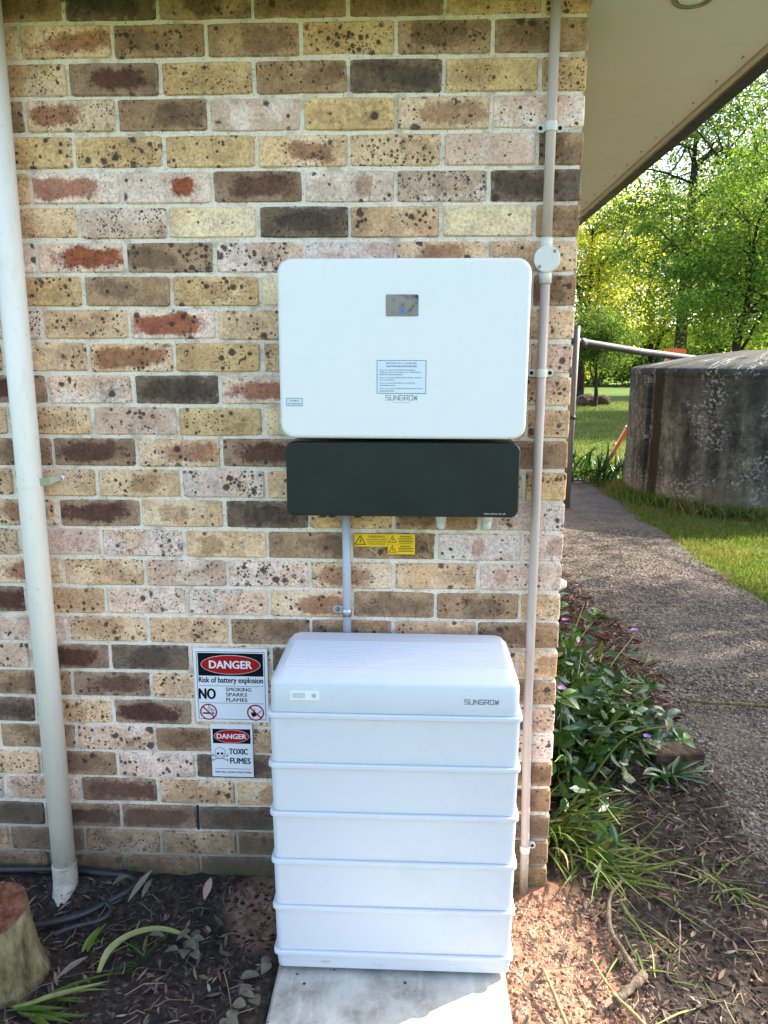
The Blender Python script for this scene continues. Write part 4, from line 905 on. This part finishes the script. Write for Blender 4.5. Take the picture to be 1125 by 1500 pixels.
for i in range(64):
    a = rsh.uniform(R(-125), R(80)); ln = rsh.uniform(.25, .62); hh = rsh.uniform(.16, .55)
    bx, by = .20+rsh.gauss(0, .10), .98+rsh.gauss(0, .22)
    tip = (max(bx+math.cos(a)*ln*.78, .05), by+math.sin(a)*ln*.8, hh*(1.0-.45*max(0, math.cos(a))*ln/.6)+.04)
    P = smooth_path([(bx, by, 0), ((bx*.55+tip[0]*.45), (by*.55+tip[1]*.45), tip[2]*.72), tip], 6)
    stems.tube(P, [.0042-(.0025*q/(len(P)-1)) for q in range(len(P))], 6, False); tips.append(tip)
    d = math.atan2(P[-1][1]-P[-3][1], P[-1][0]-P[-3][0])
    for k_ in range(4, len(P)):
        if k_ % 2 and k_ < len(P)-2: continue
        for s_ in (-1, 1):
            if nleaf < 290: leaf_at(P[k_], d+s_*rsh.uniform(.7, 1.5), rsh.uniform(-.25, .6), rsh.uniform(.75, 1.25))
            else: back_leaves.append(P[k_])
    for q in range(3):
        if nleaf < 290: leaf_at(tip, rsh.uniform(0, 6.28), rsh.uniform(.2, .9), rsh.uniform(.6, 1.0))
stems.build('stems', M['stem'], sh)
rn = np.random.default_rng(5)
bl_ = []
for t in tips:
    for q in range(34): bl_.append((max(.03, .18+(t[0]-.18)*rn.uniform(.1, .95)+rn.normal(0, .03)), .95+(t[1]-.95)*rn.uniform(.1, .95)+rn.normal(0, .04), t[2]*rn.uniform(.15, .9)))
leaves_np('inner_foliage', np.array(bl_), .05, .085, .45, M['shrub'], None, 61, .5, sh, hexa=True)
for i in (3, 8, 14, 19, 25, 31, 38):
    t = tips[i]; mb = MB()
    for k_ in range(5):
        a = k_*1.2566; c0, s0 = math.cos(a), math.sin(a); w2 = .008
        mb.add([(t[0], t[1], t[2]+.020), (t[0]+c0*.012-s0*w2, t[1]+s0*.012+c0*w2, t[2]+.027), (t[0]+c0*.016, t[1]+s0*.016, t[2]+.026), (t[0]+c0*.012+s0*w2, t[1]+s0*.012-c0*w2, t[2]+.027)], [(0, 1, 2, 3)])
    mb.build('flower', M['petal'], sh)
clump('leafy_weed', .60, .70, .0, 22, .09, .16, .026, M['shrub'], 'rosette of dark green leaves in front of the shrub', 'plant', 33, rise=.7, spread=.02)
clump('leafy_weed', .24, .50, .0, 20, .10, .17, .030, M['shrub'], 'broad dark leaves low behind the long grass', 'plant', 34, rise=.6, spread=.05)
mb = MB(); mb.loft([rrZ(-.03, -.115, .115, -.055, .055, .008, 2), rrZ(.030, -.115, .115, -.055, .055, .008, 2), rrZ(.036, -.109, .109, -.049, .049, .006, 2)], False)
eb = mb.build('edging_brick', M['rock']); eb.location = (.665, .85, .012); eb.rotation_euler = (0, R(4), R(14)); tag(eb, 'single brown brick lying at the garden edge below the shrub', 'brick')

# ================================================================== LAWN, TANK, PIPE, LADDER
def blades_np(name, pts, hmin, hmax, wd, mat, label, seed, cat='grass', lean=.5):
    r = np.random.default_rng(seed); n = len(pts); h = r.uniform(hmin, hmax, n); a = r.uniform(0, 6.283, n); le = np.abs(r.normal(0, lean, n)); b = r.uniform(0, 6.283, n)
    s = np.stack([np.cos(a), np.sin(a), 0*a], 1)*(wd*r.uniform(.6, 1.3, n))[:, None]/2
    d = np.stack([np.cos(b)*np.sin(le), np.sin(b)*np.sin(le), np.cos(le)], 1)*h[:, None]
    v = np.stack([pts-s, pts+s, pts+d*.55+s*.7+np.array([0, 0, .1])*h[:, None], pts+d-np.array([0, 0, .05])*h[:, None]], 1)
    return tag(npmesh(name, v.reshape(-1, 3), np.arange(n*4).reshape(n, 4), mat), label, cat, kind='stuff')
def wedge(n, y0, y1, seed, pw=1.0, s0=.19, s1=.52):
    r = np.random.default_rng(seed); y = y0+(y1-y0)*r.uniform(0, 1, n)**pw; x = -.42+(y+2.08)*r.uniform(s0, s1, n); return np.stack([x, y, np.full(n, -.03)], 1)
TC = (3.95, 7.5); TR = 1.66
p1 = wedge(90000, 1.6, 9.0, 71, 1.0, .2, .62); k = (p1[:, 0] > 1.99+.06*vnoise(p1[:, 1], p1[:, 1]*0, 1.3, 4)-.05*(vnoise(p1[:, 0], p1[:, 1], 9, 8) > 0)) & (np.hypot(p1[:, 0]-TC[0], p1[:, 1]-TC[1]) > TR) & (vnoise(p1[:, 0], p1[:, 1], 2.2, 40) > -.42+.6*rs.uniform(-.5, .5, len(p1)))
blades_np('lawn_grass', p1[k], .03, .075, .006, M['lawn'], 'short green lawn grass along the path and tank', 72)
p2 = wedge(42000, 9.0, 30, 73, 1.2); blades_np('far_lawn_grass', p2, .04, .09, .016, M['lawn'], 'sunlit lawn grass beyond the concrete tank', 74)
r_ = np.random.default_rng(8); a = r_.uniform(-3.3, -.9, 5200); rad = TR+np.abs(r_.normal(0, .10, 5200)); pt = np.stack([TC[0]+rad*np.cos(a), TC[1]+rad*np.sin(a), np.full(5200, -.03)], 1)
blades_np('tank_edge_grass', pt, .06, .20, .008, M['lawn'], 'longer weedy grass around the foot of the tank', 75, lean=.45)

tk = root('water_tank', (TC[0], TC[1], -.03), 'round weathered concrete water tank with domed top beyond the path', 'tank')
def tring(r, z, n=72): return [(TC[0]+r*math.cos(2*math.pi*i/n), TC[1]+r*math.sin(2*math.pi*i/n), z) for i in range(n)]
MB().loft([tring(TR+.03, -.08), tring(TR+.02, .1), tring(TR, .5), tring(TR-.004, 1.46)], True, False).build('wall', M['tank'], tk)
MB().loft([tring(TR-.006, 1.438), tring(TR+.004, 1.50), tring(TR-.004, 1.535), tring(TR-.03, 1.555), tring(TR-.35, 1.62), tring(TR-.8, 1.70), tring(.35, 1.76), tring(.02, 1.77)], True).build('domed_roof', M['tank'], tk)
MB().add([(TC[0]+(TR+q)*math.cos(a), TC[1]+(TR+q)*math.sin(a), z) for z in (-.05, 1.47) for a in (-3.02, -2.94, -2.86) for q in (.005, .045)], [(0, 1, 3, 2), (2, 3, 5, 4), (6, 8, 9, 7), (8, 10, 11, 9), (0, 6, 7, 1), (1, 7, 9, 3), (3, 9, 11, 5), (4, 5, 11, 10)]).build('buttress_rib', M['tank'], tk)
po = root('pipe_post', (1.33, 6.455, 0), 'slim grey post standing behind the house corner holding the pipe', 'post')
MB().tube([(1.320, 6.455, -.05), (1.325, 6.455, 1.0), (1.332, 6.455, 2.0)], .034, 12).build('shaft', M['post'], po)
MB().tube([(1.325, 6.455, .99), (1.325, 6.455, 1.03)], .041, 12).build('clamp', M['rubber'], po)
pp = root('rain_pipe', (1.34, 6.46, 1.8), 'grey rainwater pipe sloping from the house down to the tank top', 'pipe')
MB().tube([(-.0, 6.0, 1.93), (1.355, 6.50, 1.836), (2.3, 7.41, 1.74), (3.38, 8.40, 1.655), (3.55, 8.55, 1.62)], .041, 14).build('run', M['grey_pipe'], pp)
MB().tube([(1.37, 6.515, 1.8345), (1.45, 6.59, 1.827)], .047, 14).build('coupling', M['grey_pipe'], pp)

ld = root('stepladder', (3.3, 10.6, 0), 'orange fibreglass stepladder standing open behind the tank', 'ladder')
wx, wy = .27, .963
def lp(x, k, z): return (x+wx*k, 10.72+wy*k, z)
for k in (-1, 1):
    MB().tube([lp(2.83, .22*k, -.03), lp(3.74, .13*k, 1.745)], .036, 4, True, False).build('front_rail', M['orange'], ld)
    MB().tube([lp(4.55, .22*k, -.03), lp(3.88, .13*k, 1.745)], .028, 4, True, False).build('rear_rail', M['orange'], ld)
MB().add([lp(x, k, z) for z in (1.735, 1.83) for x, k in ((3.64, -.18), (3.98, -.18), (3.98, .18), (3.64, .18))], [(0, 1, 2, 3), (4, 5, 6, 7), (0, 1, 5, 4), (1, 2, 6, 5), (2, 3, 7, 6), (3, 0, 4, 7)]).build('top_cap', M['orange'], ld)
for i in range(5):
    u = (i+1)/6; x = 2.83+.89*u; hw = .20*(1-.4*u); z = 1.73*u-.03
    MB().add([lp(x+dx, k, z+dz) for dz in (0, .025) for dx, k in ((-.04, -hw), (.04, -hw), (.04, hw), (-.04, hw))], [(0, 1, 2, 3), (4, 5, 6, 7), (0, 1, 5, 4), (1, 2, 6, 5), (2, 3, 7, 6), (3, 0, 4, 7)]).build('step', M['alu'], ld)

for i, (x, y, n_, lm, lab_) in enumerate(((1.72, 8.55, 46, .62, 'dark strap-leaf clump at the far end of the path by the post'), (2.12, 8.45, 44, .58, 'dark strap-leaf clump in front of the ladder leg'), (2.45, 8.75, 30, .45, 'dark strap-leaf clump tucked against the tank'))):
    clump('agapanthus', x, y, -.02, n_, lm*.8, lm*1.5, .040, M['strap'], lab_, 'plant', 90+i, rise=1.2, spread=.10, group=None, part='leaves', droop=.34)
rr2 = random.Random(3)
for x, y, s_, lb in ((6.1, 27.5, .40, 'large brown boulder at the far edge of the lawn'), (6.9, 28.2, .30, 'small brown boulder beside the big one at the lawn edge')):
    bm = bmesh.new(); bmesh.ops.create_icosphere(bm, subdivisions=3, radius=s_)
    for v_ in bm.verts: v_.co *= 1+.18*math.sin(v_.co.x*7+x)*math.cos(v_.co.y*6)+rr2.uniform(-.03, .03); v_.co.z *= .75
    me = bpy.data.meshes.new('boulder'); bm.to_mesh(me); bm.free(); o = link('boulder', me, M['rock']); o.location = (x, y, s_*.35); tag(o, lb, 'rock')

# ================================================================== TREES
def tree(name, label, base, trunk_h, centre, radii, ncl, per, sig, leaf, mat, seed, trunk_r=.16, cat='tree', group='garden trees beyond the tank', hang=.2, shell=.55, keep=None):
    r = np.random.default_rng(seed); rt = root(name, base, label, cat, group); base = np.array(base, float); c = np.array(centre, float); rad = np.array(radii, float)
    d = r.normal(0, 1, (ncl, 3)); d /= np.linalg.norm(d, axis=1)[:, None]; q = shell+(1-shell)*r.uniform(0, 1, ncl)**.7; q[: ncl//5] *= r.uniform(.2, .8, ncl//5)
    cl = c+d*rad*q[:, None]*(1+.18*r.normal(0, 1, (ncl, 1))); cl[:, 2] = np.maximum(cl[:, 2], base[2]+trunk_h*.35)
    if keep is not None: cl = cl[keep(cl, r)]; ncl = len(cl)
    mb = MB(); fork = base+np.array([0, 0, trunk_h]); lean = (c-fork)*.25; lean[2] = 0
    top = c+np.array([0, 0, rad[2]*.35])
    tp = smooth_path([base-[0, 0, .1], base+np.array([.03, 0, trunk_h*.5])+lean*.3, fork+lean*.6, fork*.4+top*.6+r.normal(0, .15, 3), top], 5); n_ = len(tp)
    mb.tube(tp, [trunk_r*(1-.85*i/(n_-1)) for i in range(n_)], 8)
    nl = max(5, ncl//9); limbs = []
    for i in range(nl):
        k_ = int(n_*(.35+.5*i/nl)); s0 = np.array(tp[k_]); e0 = cl[(i*7) % ncl]*.75+s0*.25
        m0 = (s0+e0)/2+np.array([0, 0, .25])+r.normal(0, .18, 3); P = smooth_path([s0, m0, e0], 5)
        if keep is not None and sun_gap(np.array(P), r, .05).any(): continue
        mb.tube(P, [trunk_r*.42*(1-.7*j/(len(P)-1)) for j in range(len(P))], 6, False); limbs += [np.array(p) for p in P[3:]]
    limbs += [np.array(p) for p in tp[n_//2:]]; LA = np.array(limbs)
    for e0 in cl:
        k_ = np.argmin(np.linalg.norm(LA-e0, axis=1)); s0 = LA[k_]; m0 = (s0+e0)/2+r.normal(0, .10, 3)+np.array([0, 0, .08]); P = smooth_path([s0, m0, e0], 3)
        if keep is not None and sun_gap(np.array(P), r, .02).any(): continue
        mb.tube(P, [trunk_r*.15*(1-.75*j/(len(P)-1))+.004 for j in range(len(P))], 4, False)
    mb.build('trunk', M['bark'], rt)
    k_ = r.integers(0, ncl, ncl*per); sg = sig*r.uniform(.6, 1.3, ncl)
    off = r.normal(0, 1, (len(k_), 3))*np.array([1, 1, .62]); pts = cl[k_]+off*sg[k_][:, None]
    pts = pts[pts[:, 2] > base[2]+.15]
    if keep is not None: pts = pts[~sun_gap(pts, r)]
    o = leaves_np('crown', pts, leaf*.6, leaf*1.3, .38, mat, None, seed+1, .65, rt, hang=hang)
    if 'kind' in o: del o['kind']
    return rt
tree('feathery_tree', 'dense feathery green tree right behind the tank', (8.1, 19.0, -.03), 1.6, (8.2, 19.0, 4.2), (3.2, 2.4, 2.7), 105, 420, .36, .13, M['leaf_mid'], 201, .13)
tree('gum_tree', 'tall spreading tree with dark forked trunk in the middle distance', (8.0, 23.0, -.03), 4.0, (8.0, 23.0, 8.0), (3.6, 3.0, 3.4), 66, 280, .46, .15, M['leaf_dark'], 202, .26)
tree('tall_tree', 'tall tree at the upper right against the sky', (12.2, 25.5, -.03), 4.0, (12.0, 25.5, 7.0), (3.2, 3.0, 3.2), 66, 260, .48, .15, M['leaf_mid'], 203, .24)
tree('pale_tree', 'sunlit yellow-green tree just right of the house corner', (6.6, 31.0, -.03), 2.2, (6.8, 31.0, 5.6), (3.2, 2.6, 3.4), 90, 330, .5, .17, M['leaf_pale'], 204, .2)
tree('round_tree', 'small dark round tree standing on the far lawn', (6.35, 27.0, -.03), .9, (6.4, 27.0, 2.35), (1.25, 1.1, 1.05), 50, 260, .26, .11, M['leaf_dark'], 205, .10)
tree('background_tree', 'bushy tree behind the feathery one', (13.4, 25.0, -.03), 1.6, (12.8, 25.0, 4.2), (3.0, 2.2, 2.6), 90, 320, .42, .13, M['leaf_mid'], 206, .16)
tree('background_tree', 'yellowish tree far behind the forked trunk', (11.0, 36.0, -.03), 2.0, (11.0, 36.0, 6.0), (4.5, 3.0, 4.4), 100, 300, .6, .20, M['leaf_pale'], 207, .25)
tree('background_tree', 'yellow-green tree far back on the right', (18.0, 38.0, -.03), 2.0, (18.0, 38.0, 6.5), (4.8, 3.0, 5.0), 100, 300, .62, .20, M['leaf_pale'], 208, .25)
# unseen tree to the right; its crown is cut to shape the dapple
def sun_gap(p, r, grow=0.):
    """where the crown is cleared so that sun falls on the ground beside the battery"""
    g = p[:, :2]-p[:, 2:3]/math.tan(SUN_EL)*np.array([math.cos(SUN_AZ), math.sin(SUN_AZ)]); c_, s_ = math.cos(SUN_AZ), math.sin(SUN_AZ)
    l = g[:, 0]*c_+g[:, 1]*s_+r.normal(0, .03, len(p)); n_ = -g[:, 0]*s_+g[:, 1]*c_+r.normal(0, .03, len(p))
    return (l > -.93-grow) & (l < .01+grow) & (n_ > -1.4-grow) & (n_ < .05+grow)
def open_canopy(cl, r):
    """branches are left out so the sun reaches the corner, and thinned over the path"""
    g = cl[:, :2]-cl[:, 2:3]/math.tan(SUN_EL)*np.array([math.cos(SUN_AZ), math.sin(SUN_AZ)])
    thin = (g[:, 0] > .75) & (r.uniform(0, 1, len(cl)) < .55)
    return ~(sun_gap(cl, r, .12) | thin)
tree('shade_tree', 'leafy tree right of the path that shades the garden', (8.9, 5.7, -.03), 4.0, (8.0, 5.3, 7.2), (3.3, 3.2, 2.6), 190, 200, .30, .15, M['leaf_mid'], 211, .2, group=None, keep=open_canopy)
tree('yard_tree', 'tree standing in the yard behind the viewer', (1.7, -17, -.03), 1.6, (1.5, -17, 3.8), (2.0, 2.0, 2.6), 60, 200, .4, .16, M['leaf_dark'], 212, .2, group=None)
# a far wood closes the view
r_ = np.random.default_rng(17); n = 60000
x = r_.uniform(-30, 60, n); hgt = 4.0+1.2*vnoise(x, x*0, .12, 3)+1.2*vnoise(x, x*0, .5, 5); z = hgt*r_.uniform(0, 1, n)**.7; y = 52+r_.uniform(0, 6, n)+2*vnoise(x, x*0, .2, 7)
leaves_np('far_wood', np.stack([x, y, z], 1), .3, .75, .5, M['leaf_mid'], 'far-off wood closing the view behind the lawn trees', 18, .6, cat='trees')
